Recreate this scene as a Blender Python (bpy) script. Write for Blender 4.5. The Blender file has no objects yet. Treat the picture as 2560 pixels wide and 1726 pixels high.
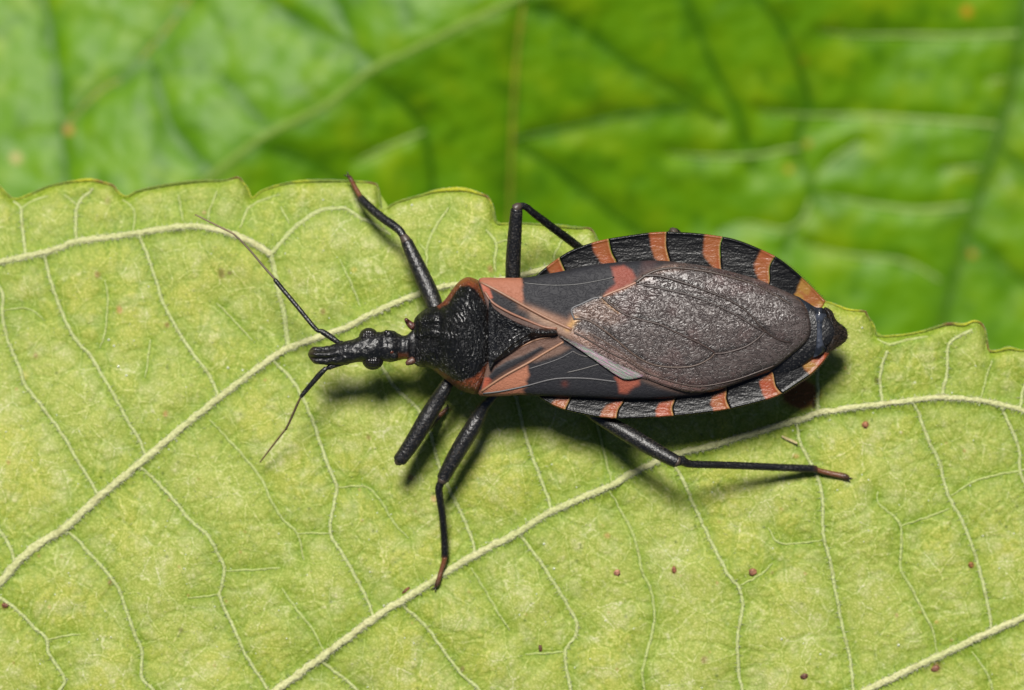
import bpy, math, random
import numpy as np

random.seed(7)
RNG = np.random.default_rng(11)
sc = bpy.context.scene
COL = sc.collection

# ------------------------------------------------------------------ camera, sky, sun, exposure
# 1 unit = 2 mm; the macro camera hangs D units above the leaf and looks straight down.
D = 110.0
S = 100.0            # 100 photo pixels = 1 unit on the plane z = 0
FOCUS_Z = 1.9
cam_d = bpy.data.cameras.new("camera")
cam = bpy.data.objects.new("camera", cam_d)
COL.objects.link(cam)
cam.location = (0, 0, D)
cam.rotation_euler = (0, 0, 0)
cam_d.sensor_width = 36.0
cam_d.lens = 36.0 * D / 25.6
cam_d.clip_start = 1.0
cam_d.clip_end = 500.0
cam_d.dof.use_dof = True
cam_d.dof.focus_distance = D - FOCUS_Z
cam_d.dof.aperture_fstop = (cam_d.lens / 1000.0) / 2.5
cam_d.dof.aperture_blades = 0
sc.camera = cam

world = bpy.data.worlds.new("World")
sc.world = world
world.use_nodes = True
wn = world.node_tree
wn.nodes.clear()
sky = wn.nodes.new("ShaderNodeTexSky")
sky.sky_type = 'NISHITA'
sky.sun_disc = False
sky.sun_elevation = math.radians(60)
sky.sun_rotation = math.radians(-8)
bg = wn.nodes.new("ShaderNodeBackground")
bg.inputs[1].default_value = 0.03
wo = wn.nodes.new("ShaderNodeOutputWorld")
wn.links.new(sky.outputs[0], bg.inputs[0])
wn.links.new(bg.outputs[0], wo.inputs[0])

sun_d = bpy.data.lights.new("sun", 'SUN')
sun_d.energy = 5.0
sun_d.angle = math.radians(16)
sun_d.color = (1.0, 0.965, 0.91)
sun = bpy.data.objects.new("sun", sun_d)
COL.objects.link(sun)
import mathutils
sun.rotation_euler = mathutils.Vector((0.085, -0.50, -0.86)).to_track_quat('-Z', 'Y').to_euler()
sun.location = (-5, 40, 60)

sc.view_settings.view_transform = 'Standard'
sc.view_settings.look = 'None'
sc.view_settings.exposure = 0.62
sc.view_settings.gamma = 1.0
sc.view_settings.use_curve_mapping = False
sc.render.engine = 'CYCLES'

# ------------------------------------------------------------------ helpers
K = 0.5      # display value -> base colour


def lin(r, g, b, k=K):
    def f(c):
        c = c / 255.0
        return c / 12.92 if c <= 0.04045 else ((c + 0.055) / 1.055) ** 2.4
    return np.array([f(r) * k, f(g) * k, f(b) * k])


def P(px, py, z):
    """photo pixel + height -> place in the world"""
    px = np.asarray(px, float); py = np.asarray(py, float); z = np.asarray(z, float)
    s = (D - z) / D / S
    return np.stack(np.broadcast_arrays((px - 1280.0) * s, (863.0 - py) * s, z), -1)


def smooth(pts, step=6.0, closed=False):
    """Catmull-Rom through the points, any number of columns"""
    p = np.array(pts, float)
    n = len(p)
    out = []
    m = n if closed else n - 1
    for i in range(m):
        if closed:
            a, b, c, d = p[(i - 1) % n], p[i], p[(i + 1) % n], p[(i + 2) % n]
        else:
            b, c = p[i], p[i + 1]
            a = p[i - 1] if i > 0 else b - (c - b)
            d = p[i + 2] if i + 2 < n else c + (c - b)
        L = np.hypot(*(c - b)[:2])
        k = max(1, int(L / step))
        for j in range(k):
            t = j / k
            out.append(0.5 * ((2 * b) + (c - a) * t + (2 * a - 5 * b + 4 * c - d) * t * t + (3 * b - a - 3 * c + d) * t ** 3))
    if not closed:
        out.append(p[-1])
    return np.array(out)


def sstep(x, a, b):
    t = np.clip((x - a) / (b - a), 0, 1)
    return t * t * (3 - 2 * t)


def vnoise(x, y, scale, seed=0):
    """smooth value noise, period of about `scale` pixels, result 0..1"""
    r = np.random.default_rng(seed).random((256, 256))
    u = np.asarray(x, float) / scale + 1000.0; v = np.asarray(y, float) / scale + 1000.0
    i = np.floor(u).astype(int); j = np.floor(v).astype(int)
    fu = u - i; fv = v - j
    fu = fu * fu * (3 - 2 * fu); fv = fv * fv * (3 - 2 * fv)
    i0, i1, j0, j1 = i % 256, (i + 1) % 256, j % 256, (j + 1) % 256
    return (r[j0, i0] * (1 - fu) + r[j0, i1] * fu) * (1 - fv) + (r[j1, i0] * (1 - fu) + r[j1, i1] * fu) * fv


def fnoise(x, y, scale, seed=0, oct=3):
    s = 0; a = 1; t = 0
    for k in range(oct):
        s = s + a * vnoise(x, y, scale / 2 ** k, seed + k); t += a; a *= 0.5
    return s / t


def inside(poly, X, Y):
    poly = np.asarray(poly, float)
    c = np.zeros(X.shape, bool)
    n = len(poly)
    for i in range(n):
        x1, y1 = poly[i][:2]; x2, y2 = poly[(i + 1) % n][:2]
        if y1 == y2:
            continue
        m = ((y1 > Y) != (y2 > Y))
        c ^= m & (X < (x2 - x1) * (Y - y1) / (y2 - y1) + x1)
    return c


def nearest(pts, X, Y, closed=True):
    """distance and nearest point on a polyline"""
    pts = np.asarray(pts, float)
    best = np.full(X.shape, 1e18); bx = X.copy(); by = Y.copy()
    n = len(pts)
    for i in range(n if closed else n - 1):
        x1, y1 = pts[i][:2]; x2, y2 = pts[(i + 1) % n][:2]
        dx, dy = x2 - x1, y2 - y1
        l2 = dx * dx + dy * dy
        if l2 < 1e-9:
            continue
        t = np.clip(((X - x1) * dx + (Y - y1) * dy) / l2, 0, 1)
        qx = x1 + t * dx; qy = y1 + t * dy
        d = (X - qx) ** 2 + (Y - qy) ** 2
        m = d < best
        best = np.where(m, d, best); bx = np.where(m, qx, bx); by = np.where(m, qy, by)
    return np.sqrt(best), bx, by


def sdf(poly, X, Y):
    d, _, _ = nearest(poly, X, Y)
    return np.where(inside(poly, X, Y), d, -d)


def pmask(poly, X, Y, soft=3.0):
    return sstep(sdf(poly, X, Y), -soft, soft)


def mixc(c, col, m):
    return c * (1 - m[..., None]) + np.asarray(col) * m[..., None]


def make_mesh(name, verts, faces, mat, parent=None, cols=None, smooth_sh=True, attrs=None):
    """faces: (n,k) array or list of such arrays"""
    me = bpy.data.meshes.new(name)
    verts = np.asarray(verts, np.float32)
    fl = faces if isinstance(faces, list) else [faces]
    fl = [np.asarray(f, np.int32) for f in fl if len(f)]
    loops = np.concatenate([f.ravel() for f in fl])
    tot = np.concatenate([np.full(len(f), f.shape[1], np.int32) for f in fl])
    start = np.concatenate([[0], np.cumsum(tot)[:-1]]).astype(np.int32)
    me.vertices.add(len(verts)); me.vertices.foreach_set("co", verts.ravel())
    me.loops.add(len(loops)); me.loops.foreach_set("vertex_index", loops)
    me.polygons.add(len(tot)); me.polygons.foreach_set("loop_start", start); me.polygons.foreach_set("loop_total", tot)
    me.update(calc_edges=True)
    me.validate()
    if smooth_sh:
        me.polygons.foreach_set("use_smooth", np.ones(len(me.polygons), bool))
    if cols is not None:
        ca = me.color_attributes.new("Col", 'FLOAT_COLOR', 'POINT')
        c4 = np.ones((len(verts), 4), np.float32); c4[:, :3] = cols
        ca.data.foreach_set("color", c4.ravel())
    for k, v in (attrs or {}).items():
        a = me.attributes.new(k, 'FLOAT', 'POINT')
        a.data.foreach_set("value", np.asarray(v, np.float32))
    me.materials.append(mat)
    o = bpy.data.objects.new(name, me)
    COL.objects.link(o)
    if parent is not None:
        o.parent = parent
    return o


def tag(o, label=None, cat=None, group=None, kind=None):
    for k, v in (('label', label), ('category', cat), ('group', group), ('kind', kind)):
        if v:
            o[k] = v
    return o


def patch(name, poly, step, zf, mat, parent, colf, thick=0.08, bottom=None):
    """solid plate: regular grid clipped and snapped to the outline, real thickness below"""
    poly = np.asarray(poly, float)[:, :2]
    x0, y0 = poly.min(0) - step; x1, y1 = poly.max(0) + step
    xs = np.arange(x0, x1 + step, step); ys = np.arange(y0, y1 + step, step)
    X, Y = np.meshgrid(xs, ys)
    ins = inside(poly, X, Y)
    cell = ins[:-1, :-1] | ins[1:, :-1] | ins[:-1, 1:] | ins[1:, 1:]
    H, W = X.shape
    idx = np.arange(H * W).reshape(H, W)
    q = np.stack([idx[:-1, :-1], idx[1:, :-1], idx[1:, 1:], idx[:-1, 1:]], -1)[cell]
    used = np.unique(q)
    remap = np.full(H * W, -1); remap[used] = np.arange(len(used))
    q = remap[q]
    vx = X.ravel()[used]; vy = Y.ravel()[used]; vin = ins.ravel()[used]
    out = ~vin
    d, bx, by = nearest(poly, vx[out], vy[out])
    vx[out] = bx; vy[out] = by
    dist, _, _ = nearest(poly, vx, vy)
    z = zf(vx, vy, dist)
    top = P(vx, vy, z)
    zb = z - thick if bottom is None else bottom(vx, vy, z, dist)
    bot = P(vx, vy, zb)
    n = len(vx)
    e = np.concatenate([q[:, [0, 1]], q[:, [1, 2]], q[:, [2, 3]], q[:, [3, 0]]])
    key = np.sort(e, 1); key = key[:, 0] * (n + 1) + key[:, 1]
    u, inv, cnt = np.unique(key, return_inverse=True, return_counts=True)
    be = e[cnt[inv] == 1]
    side = np.stack([be[:, 1], be[:, 0], be[:, 0] + n, be[:, 1] + n], -1)
    faces = np.concatenate([q, q[:, ::-1] + n, side])
    c = colf(vx, vy, dist)
    return make_mesh(name, np.concatenate([top, bot]), faces, mat, parent, np.concatenate([c, c]))


def tube_geo(pts3, rad, nseg=10, flat=1.0, cap=True, rough=0.0, seed=0):
    """pts3 (n,3) world points, rad (n) world radii"""
    p = np.asarray(pts3, float); r = np.asarray(rad, float)
    n = len(p)
    t = np.gradient(p, axis=0); t /= (np.linalg.norm(t, axis=1)[:, None] + 1e-12)
    up = np.array([0, 0, 1.0])
    side = np.cross(t, up); ln = np.linalg.norm(side, axis=1)
    bad = ln < 0.15
    side[bad] = np.array([1.0, 0, 0]); side /= np.linalg.norm(side, axis=1)[:, None]
    for i in range(1, n):
        if np.dot(side[i], side[i - 1]) < 0 and bad[i - 1:i + 1].any():
            side[i] *= -1
    nrm = np.cross(side, t); nrm /= (np.linalg.norm(nrm, axis=1)[:, None] + 1e-12)
    a = np.linspace(0, 2 * np.pi, nseg, endpoint=False)
    rr = np.repeat(r[:, None], nseg, 1)
    if rough:
        rr = rr * (1 + rough * (np.random.default_rng(seed).random((n, nseg)) - 0.5))
    v = p[:, None, :] + rr[:, :, None] * (np.cos(a)[None, :, None] * side[:, None, :] + flat * np.sin(a)[None, :, None] * nrm[:, None, :])
    v = v.reshape(-1, 3)
    i = np.arange(n - 1)[:, None] * nseg; j = np.arange(nseg)[None, :]; j2 = (j + 1) % nseg
    q = np.stack([i + j, i + j2, i + nseg + j2, i + nseg + j], -1).reshape(-1, 4)
    fs = [q]
    if cap:
        v = np.concatenate([v, [p[0] - t[0] * r[0] * 0.6], [p[-1] + t[-1] * r[-1] * 0.6]])
        c0 = n * nseg; c1 = c0 + 1
        jj = np.arange(nseg); jn = (jj + 1) % nseg
        fs.append(np.stack([np.full(nseg, c0), jn, jj], -1))
        b = (n - 1) * nseg
        fs.append(np.stack([np.full(nseg, c1), b + jj, b + jn], -1))
    return v, fs


def tube(name, pts, mat, parent, colf, nseg=10, step=5.0, flat=1.0, rough=0.0, seed=0):
    """pts rows: px, py, z, radius(px); colf(t, px, py) -> colours"""
    s = smooth(pts, step)
    w = P(s[:, 0], s[:, 1], s[:, 2])
    v, fs = tube_geo(w, np.maximum(s[:, 3], 0.3) / S, nseg, flat, True, rough, seed)
    t = np.linspace(0, 1, len(s))
    c = colf(t, s[:, 0], s[:, 1])
    cc = np.repeat(c, nseg, 0)
    cc = np.concatenate([cc, c[:1], c[-1:]])
    return make_mesh(name, v, fs, mat, parent, cc)


def flatc(col):
    col = np.asarray(col)
    return lambda *a: np.repeat(col[None, :], len(np.atleast_1d(a[0])), 0)


# ------------------------------------------------------------------ materials
def base_mat(name, rough=0.5, spec=0.5, sheen=0.0, coat=0.0, sss=0.0):
    m = bpy.data.materials.new(name)
    m.use_nodes = True
    nt = m.node_tree
    b = nt.nodes['Principled BSDF']
    b.inputs['Roughness'].default_value = rough
    b.inputs['Specular IOR Level'].default_value = spec
    b.inputs['Sheen Weight'].default_value = sheen
    b.inputs['Coat Weight'].default_value = coat
    at = nt.nodes.new('ShaderNodeAttribute'); at.attribute_name = 'Col'
    tc = nt.nodes.new('ShaderNodeTexCoord')
    nt.links.new(at.outputs['Color'], b.inputs['Base Color'])
    return m, nt, b, at, tc


def N(nt, kind, **kw):
    n = nt.nodes.new('ShaderNode' + kind)
    for k, v in kw.items():
        if k in n.inputs:
            n.inputs[k].default_value = v
        else:
            setattr(n, k, v)
    return n


def mapping(nt, tc, scale=(1, 1, 1), rot=(0, 0, 0)):
    mp = N(nt, 'Mapping')
    mp.inputs['Scale'].default_value = scale
    mp.inputs['Rotation'].default_value = rot
    nt.links.new(tc.outputs['Object'], mp.inputs['Vector'])
    return mp.outputs['Vector']


def add_bump(nt, b, height, strength, dist, prev=None):
    bp = N(nt, 'Bump')
    bp.inputs['Strength'].default_value = strength
    bp.inputs['Distance'].default_value = dist
    nt.links.new(height, bp.inputs['Height'])
    if prev is not None:
        nt.links.new(prev, bp.inputs['Normal'])
    nt.links.new(bp.outputs['Normal'], b.inputs['Normal'])
    return bp.outputs['Normal']


def ramp(nt, src, stops):
    r = N(nt, 'ValToRGB')
    e = r.color_ramp.elements
    while len(e) < len(stops):
        e.new(0.5)
    for i, (p, c) in enumerate(stops):
        e[i].position = p
        e[i].color = (c, c, c, 1) if np.isscalar(c) else (*c, 1)
    nt.links.new(src, r.inputs[0])
    return r.outputs[0]


def mulcol(nt, b, colsock, fac_sock, kind='MULTIPLY', fac=1.0):
    mx = N(nt, 'Mix', data_type='RGBA', blend_type=kind)
    mx.inputs[0].default_value = fac
    nt.links.new(colsock, mx.inputs[6]); nt.links.new(fac_sock, mx.inputs[7])
    nt.links.new(mx.outputs[2], b.inputs['Base Color'])
    return mx.outputs[2]


# leaf underside
m_leaf, nt, b, at, tc = base_mat('leaf_underside', 0.55, 0.22)
v = mapping(nt, tc)
n1 = N(nt, 'TexNoise'); n1.inputs['Scale'].default_value = 6.5; n1.inputs['Detail'].default_value = 6; n1.inputs['Roughness'].default_value = 0.72
nt.links.new(v, n1.inputs['Vector'])
r1 = ramp(nt, n1.outputs[0], [(0.30, (0.74, 0.80, 0.55)), (0.52, (1, 1, 1)), (0.72, (1.18, 1.12, 1.5))])
wob = N(nt, 'TexNoise'); wob.inputs['Scale'].default_value = 5.0
nt.links.new(v, wob.inputs['Vector'])
mxv = N(nt, 'Mix', data_type='VECTOR'); mxv.inputs[0].default_value = 0.12
nt.links.new(v, mxv.inputs[4]); nt.links.new(wob.outputs['Color'], mxv.inputs[5])
vo = N(nt, 'TexVoronoi', feature='DISTANCE_TO_EDGE'); vo.inputs['Scale'].default_value = 4.2
nt.links.new(mxv.outputs[1], vo.inputs['Vector'])
r2 = ramp(nt, vo.outputs[0], [(0.0, (0.86, 0.92, 0.70)), (0.035, (0.96, 0.98, 0.92)), (0.10, (1, 1, 1))])
vo2 = N(nt, 'TexVoronoi', feature='DISTANCE_TO_EDGE'); vo2.inputs['Scale'].default_value = 12.0
nt.links.new(mxv.outputs[1], vo2.inputs['Vector'])
r3 = ramp(nt, vo2.outputs[0], [(0.0, (0.72, 0.80, 0.50)), (0.10, (0.97, 0.98, 0.93)), (0.4, (1.14, 1.10, 1.32))])
c = mulcol(nt, b, at.outputs['Color'], r1)
c = mulcol(nt, b, c, r2)
c = mulcol(nt, b, c, r3)
vo3 = N(nt, 'TexVoronoi', feature='DISTANCE_TO_EDGE'); vo3.inputs['Scale'].default_value = 1.5
nt.links.new(mxv.outputs[1], vo3.inputs['Vector'])
r4_ = ramp(nt, vo3.outputs[0], [(0.0, (1.20, 1.17, 1.6)), (0.016, (1.12, 1.10, 1.35)), (0.032, (0.82, 0.89, 0.62)), (0.09, (0.97, 0.98, 0.94)), (0.2, (1, 1, 1))])
c = mulcol(nt, b, c, r4_)
nb = add_bump(nt, b, vo2.outputs[0], 0.35, 0.05)
nb = add_bump(nt, b, n1.outputs[0], 0.5, 0.06, nb)

# background leaf, upper side
m_bleaf, nt, b, at, tc = base_mat('leaf_upper_side', 0.48, 0.17)
v = mapping(nt, tc)
n1 = N(nt, 'TexNoise'); n1.inputs['Scale'].default_value = 1.1; n1.inputs['Detail'].default_value = 5; n1.inputs['Roughness'].default_value = 0.6
nt.links.new(v, n1.inputs['Vector'])
r1 = ramp(nt, n1.outputs[0], [(0.30, (0.78, 0.86, 0.7)), (0.5, (1, 1, 1)), (0.72, (1.35, 1.15, 1.2))])
c = mulcol(nt, b, at.outputs['Color'], r1)
vo = N(nt, 'TexVoronoi', feature='SMOOTH_F1'); vo.inputs['Scale'].default_value = 1.6
nt.links.new(v, vo.inputs['Vector'])
nb = add_bump(nt, b, vo.outputs[0], 0.25, 0.25)
nb = add_bump(nt, b, n1.outputs[0], 0.35, 0.2, nb)

# veins
m_vein, nt, b, at, tc = base_mat('leaf_vein', 0.6, 0.3, 0.2)
v = mapping(nt, tc)
n1 = N(nt, 'TexNoise'); n1.inputs['Scale'].default_value = 14; n1.inputs['Detail'].default_value = 4
nt.links.new(v, n1.inputs['Vector'])
r1 = ramp(nt, n1.outputs[0], [(0.3, (0.72, 0.72, 0.6)), (0.6, (1.1, 1.1, 1.1))])
mulcol(nt, b, at.outputs['Color'], r1)
add_bump(nt, b, n1.outputs[0], 0.9, 0.06)

# black granular cuticle (head, legs)
def cuticle(name, rough, spec, gscale, gstr, gdist, coat=0.0):
    m, nt, b, at, tc = base_mat(name, rough, spec, 0.0, coat)
    v = mapping(nt, tc)
    n1 = N(nt, 'TexNoise'); n1.inputs['Scale'].default_value = gscale; n1.inputs['Detail'].default_value = 3
    nt.links.new(v, n1.inputs['Vector'])
    nb = add_bump(nt, b, n1.outputs[0], gstr, gdist)
    return m, nt, b, at, tc, v, nb

m_cut, nt, b, at, tc, v, nb = cuticle('granular_cuticle', 0.38, 0.45, 16, 0.9, 0.022)
sp = N(nt, 'TexNoise'); sp.inputs['Scale'].default_value = 22; sp.inputs['Detail'].default_value = 2
nt.links.new(v, sp.inputs['Vector'])
rs_ = ramp(nt, sp.outputs[0], [(0.56, (0, 0, 0)), (0.68, (0.035, 0.033, 0.030))])
mulcol(nt, b, at.outputs['Color'], rs_, 'ADD')
m_ant, *_ = cuticle('antenna_cuticle', 0.45, 0.4, 20, 0.4, 0.01)

# pronotum: coarse transverse wrinkles
m_pro, nt, b, at, tc, v, nb = cuticle('wrinkled_cuticle', 0.36, 0.42, 18, 0.6, 0.02)
v2 = mapping(nt, tc, (1.25, 0.85, 1))
wob = N(nt, 'TexNoise'); wob.inputs['Scale'].default_value = 3.2; wob.inputs['Detail'].default_value = 2
nt.links.new(v2, wob.inputs['Vector'])
mxv = N(nt, 'Mix', data_type='VECTOR'); mxv.inputs[0].default_value = 0.45
nt.links.new(v2, mxv.inputs[4]); nt.links.new(wob.outputs['Color'], mxv.inputs[5])
vv = N(nt, 'TexNoise'); vv.inputs['Scale'].default_value = 8.5; vv.inputs['Detail'].default_value = 1.0; vv.inputs['Distortion'].default_value = 1.4
nt.links.new(mxv.outputs[1], vv.inputs['Vector'])
rr = ramp(nt, vv.outputs[0], [(0.42, 0.0), (0.5, 1.0), (0.58, 0.0)])
add_bump(nt, b, rr, 0.9, 0.038, nb)

# scutellum
m_scu, nt, b, at, tc, v, nb = cuticle('scutellum_cuticle', 0.36, 0.5, 18, 0.4, 0.02)
vv = N(nt, 'TexNoise'); vv.inputs['Scale'].default_value = 6.5; vv.inputs['Distortion'].default_value = 1.6; vv.inputs['Detail'].default_value = 1
nt.links.new(v, vv.inputs['Vector'])
rr = ramp(nt, vv.outputs[0], [(0.38, 0.0), (0.5, 0.9), (0.6, 0.3)])
add_bump(nt, b, rr, 0.8, 0.06, nb)

# connexivum: fine long wrinkles
m_con, nt, b, at, tc, v, nb = cuticle('plate_cuticle', 0.36, 0.26, 20, 0.8, 0.012)
v2 = mapping(nt, tc, (0.35, 1.5, 1))
vv = N(nt, 'TexNoise'); vv.inputs['Scale'].default_value = 7; vv.inputs['Distortion'].default_value = 0.6; vv.inputs['Detail'].default_value = 2
nt.links.new(v2, vv.inputs['Vector'])
rr = ramp(nt, vv.outputs[0], [(0.35, 0.0), (0.62, 1.0)])
add_bump(nt, b, rr, 0.3, 0.012, nb)

# wings: leathery front (attribute leather=1) and crinkled membrane, one material per kind
m_wing, nt, b, at, tc = base_mat('wing_cuticle', 0.33, 0.65)
v = mapping(nt, tc)
v2 = mapping(nt, tc, (0.85, 1.25, 1), (0, 0, math.radians(32)))
wob = N(nt, 'TexNoise'); wob.inputs['Scale'].default_value = 2.2; wob.inputs['Detail'].default_value = 2
nt.links.new(v2, wob.inputs['Vector'])
mxv = N(nt, 'Mix', data_type='VECTOR'); mxv.inputs[0].default_value = 0.4
nt.links.new(v2, mxv.inputs[4]); nt.links.new(wob.outputs['Color'], mxv.inputs[5])
vv = N(nt, 'TexNoise'); vv.inputs['Scale'].default_value = 10.5; vv.inputs['Distortion'].default_value = 1.4; vv.inputs['Detail'].default_value = 1.5
nt.links.new(mxv.outputs[1], vv.inputs['Vector'])
ab = N(nt, 'Math', operation='SUBTRACT'); ab.inputs[1].default_value = 0.5
nt.links.new(vv.outputs[0], ab.inputs[0])
ab2 = N(nt, 'Math', operation='ABSOLUTE'); nt.links.new(ab.outputs[0], ab2.inputs[0])
rr = ramp(nt, ab2.outputs[0], [(0.0, 0.0), (0.035, 0.75), (0.12, 1.0)])
mem = N(nt, 'Attribute'); mem.attribute_name = 'membrane'
rgh = N(nt, 'MapRange'); rgh.inputs[3].default_value = 0.62; rgh.inputs[4].default_value = 0.40
nt.links.new(mem.outputs['Fac'], rgh.inputs[0]); nt.links.new(rgh.outputs[0], b.inputs['Roughness'])
spc = N(nt, 'MapRange'); spc.inputs[3].default_value = 0.22; spc.inputs[4].default_value = 0.55
nt.links.new(mem.outputs['Fac'], spc.inputs[0]); nt.links.new(spc.outputs[0], b.inputs['Specular IOR Level'])
hm = N(nt, 'Math', operation='MULTIPLY_ADD'); hm.inputs[1].default_value = 0.85; hm.inputs[2].default_value = 0.45
nt.links.new(mem.outputs['Fac'], hm.inputs[0])
hx = N(nt, 'Math', operation='MULTIPLY')
nt.links.new(rr, hx.inputs[0]); nt.links.new(hm.outputs[0], hx.inputs[1])
nb = add_bump(nt, b, hx.outputs[0], 0.7, 0.018)
fine = N(nt, 'TexNoise'); fine.inputs['Scale'].default_value = 15
nt.links.new(v, fine.inputs['Vector'])
add_bump(nt, b, fine.outputs[0], 0.6, 0.02, nb)
r0 = ramp(nt, rr, [(0.0, (0.35, 0.30, 0.30)), (1.0, (1.15, 1.15, 1.15))])
mixm = N(nt, 'Mix', data_type='RGBA', blend_type='MULTIPLY')
nt.links.new(mem.outputs['Fac'], mixm.inputs[0]); nt.links.new(at.outputs['Color'], mixm.inputs[6]); nt.links.new(r0, mixm.inputs[7])
nt.links.new(mixm.outputs[2], b.inputs['Base Color'])

# iridescent fold of the wing
m_iri, nt, b, at, tc = base_mat('iridescent_membrane', 0.35, 0.5)
mp0 = N(nt, 'Mapping'); mp0.inputs['Rotation'].default_value = (0, 0, math.radians(27)); nt.links.new(tc.outputs['Object'], mp0.inputs['Vector'])
mp1 = N(nt, 'Mapping'); mp1.inputs['Scale'].default_value = (0.8, 9.0, 1); nt.links.new(mp0.outputs['Vector'], mp1.inputs['Vector'])
v = mp1.outputs['Vector']
n1 = N(nt, 'TexNoise'); n1.inputs['Scale'].default_value = 2.2; n1.inputs['Detail'].default_value = 4; n1.inputs['Roughness'].default_value = 0.65
nt.links.new(v, n1.inputs['Vector'])
ir = ramp(nt, n1.outputs[0], [(0.30, (0.20, 0.75, 0.50)), (0.40, (0.75, 0.55, 0.60)), (0.47, (0.40, 0.85, 0.55)), (0.54, (0.90, 0.50, 0.80)), (0.62, (0.95, 0.92, 0.88)), (0.72, (0.25, 0.75, 0.65))])
mulcol(nt, b, at.outputs['Color'], ir)
b.inputs['Thin Film Thickness'].default_value = 480
b.inputs['Thin Film IOR'].default_value = 1.5
add_bump(nt, b, n1.outputs[0], 0.8, 0.05)

# compound eyes
m_eye, nt, b, at, tc = base_mat('compound_eye', 0.34, 0.45, 0, 0)
v = mapping(nt, tc)
vo = N(nt, 'TexVoronoi', feature='F1'); vo.inputs['Scale'].default_value = 15; vo.inputs['Randomness'].default_value = 0.25
nt.links.new(v, vo.inputs['Vector'])
inv = N(nt, 'Math', operation='SUBTRACT'); inv.inputs[0].default_value = 1.0
nt.links.new(vo.outputs[0], inv.inputs[1])
add_bump(nt, b, inv.outputs[0], 1.0, 0.03)

m_gloss, *_ = cuticle('glossy_tergite', 0.22, 0.7, 9, 0.35, 0.06)
m_hair, *_x = base_mat('hair', 0.45, 0.4)
m_crumb, nt, b, at, tc = base_mat('crumb', 0.6, 0.3)
v = mapping(nt, tc)
n1 = N(nt, 'TexNoise'); n1.inputs['Scale'].default_value = 18
nt.links.new(v, n1.inputs['Vector'])
r1 = ramp(nt, n1.outputs[0], [(0.35, (0.5, 0.45, 0.4)), (0.65, (1.5, 1.5, 1.5))])
mulcol(nt, b, at.outputs['Color'], r1)
m_glint, *_x = base_mat('pale_glint', 0.15, 0.9)

# ------------------------------------------------------------------ the leaf the bug stands on
margin = [(-520, 560), (-420, 470), (-330, 455), (-300, 500), (-200, 462), (-90, 440), (-30, 448), (0, 469), (18, 487), (39, 499), (75, 487), (120, 468), (169, 457),
          (223, 451), (256, 457), (283, 466), (295, 481), (316, 493), (349, 478), (422, 463), (497, 454), (557, 453), (593, 445), (605, 454),
          (620, 475), (631, 496), (656, 478), (714, 460), (769, 454), (856, 454), (931, 459), (946, 475), (951, 505), (955, 529), (991, 508),
          (1052, 490), (1097, 478), (1157, 475), (1202, 487), (1220, 496), (1232, 520), (1238, 551), (1244, 561), (1308, 560), (1381, 565),
          (1441, 571), (1471, 572), (1483, 581), (1492, 600), (1505, 640), (1560, 655), (1620, 650), (1640, 690), (1750, 690), (1840, 705),
          (1900, 745), (2000, 745), (2065, 756), (2095, 766), (2119, 775), (2155, 779), (2164, 781), (2169, 792), (2182, 811), (2188, 826),
          (2194, 841), (2245, 840), (2297, 832), (2342, 819), (2372, 811), (2411, 813), (2432, 805), (2450, 808), (2462, 826), (2468, 857),
          (2472, 878), (2498, 878), (2522, 872), (2560, 878), (2620, 870), (2700, 880), (2720, 930), (2850, 920), (3100, 1000)]
ms = smooth(margin, 4.0)
ms = ms[np.concatenate([[True], np.diff(np.maximum.accumulate(ms[:, 0])) > 0.05])]

V = []       # (points, width px, thickness class)
def vn(w, *p, w2=None):
    V.append((p, w, w if w2 is None else w2))
# four main veins
vn(13, (-300, 1660), (-120, 1540), (0, 1456), (39, 1411), (99, 1359), (163, 1320), (253, 1239), (361, 1149), (482, 1047), (587, 965), (700, 882), (777, 850), (865, 819),
   (932, 783), (1035, 739), (1087, 721), (1138, 713), (1210, 705), (1300, 690), (1400, 660), w2=7)
vn(12, (420, 1920), (600, 1790), (690, 1726), (799, 1648), (931, 1549), (1006, 1501), (1082, 1453), (1172, 1396), (1300, 1329), (1375, 1282), (1516, 1219), (1576, 1186),
   (1652, 1150), (1712, 1129), (1772, 1117), (1860, 1090), (1935, 1067), (2011, 1046), (2041, 1034), (2116, 1022), (2206, 1010), (2282, 1001),
   (2354, 994), (2417, 998), (2477, 1007), (2560, 1028), (2680, 1080), w2=7)
vn(10, (1900, 1860), (2167, 1726), (2312, 1657), (2402, 1615), (2492, 1573), (2560, 1543), (2700, 1480), (2900, 1400))
vn(9, (-300, 720), (-120, 690), (0, 656), (120, 629), (193, 605), (301, 590), (391, 576), (452, 567), (506, 567), (542, 575), (587, 587), (640, 613), (677, 635))
# the thinner ones
vn(5.5, (677, 635), (699, 611), (729, 578), (766, 548), (808, 525), (862, 523), (889, 539), (931, 560), (976, 587), w2=3)
vn(5.5, (677, 635), (687, 677), (699, 740), (711, 791), (719, 855), (721, 868))
T = 3.4
vn(T, (33, 505), (51, 520), (57, 581), (65, 640)); vn(2.5, (51, 522), (78, 505), (120, 490))
vn(T, (232, 472), (196, 511), (190, 551), (190, 605)); vn(2.2, (160, 487), (193, 513))
vn(2.4, (305, 500), (334, 526), (334, 581)); vn(2.4, (446, 487), (458, 554)); vn(2.4, (542, 478), (524, 526), (520, 560))
vn(2.8, (600, 570), (608, 551), (623, 520), (662, 499), (700, 487))
vn(T, (349, 590), (376, 659), (394, 713), (409, 761), (437, 812), (464, 858), (494, 899), (524, 941), (542, 980), (546, 998))
vn(T, (111, 640), (129, 710), (157, 785), (181, 837), (205, 868), (229, 893), (256, 941), (286, 989), (319, 1053), (349, 1101), (364, 1143))
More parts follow.
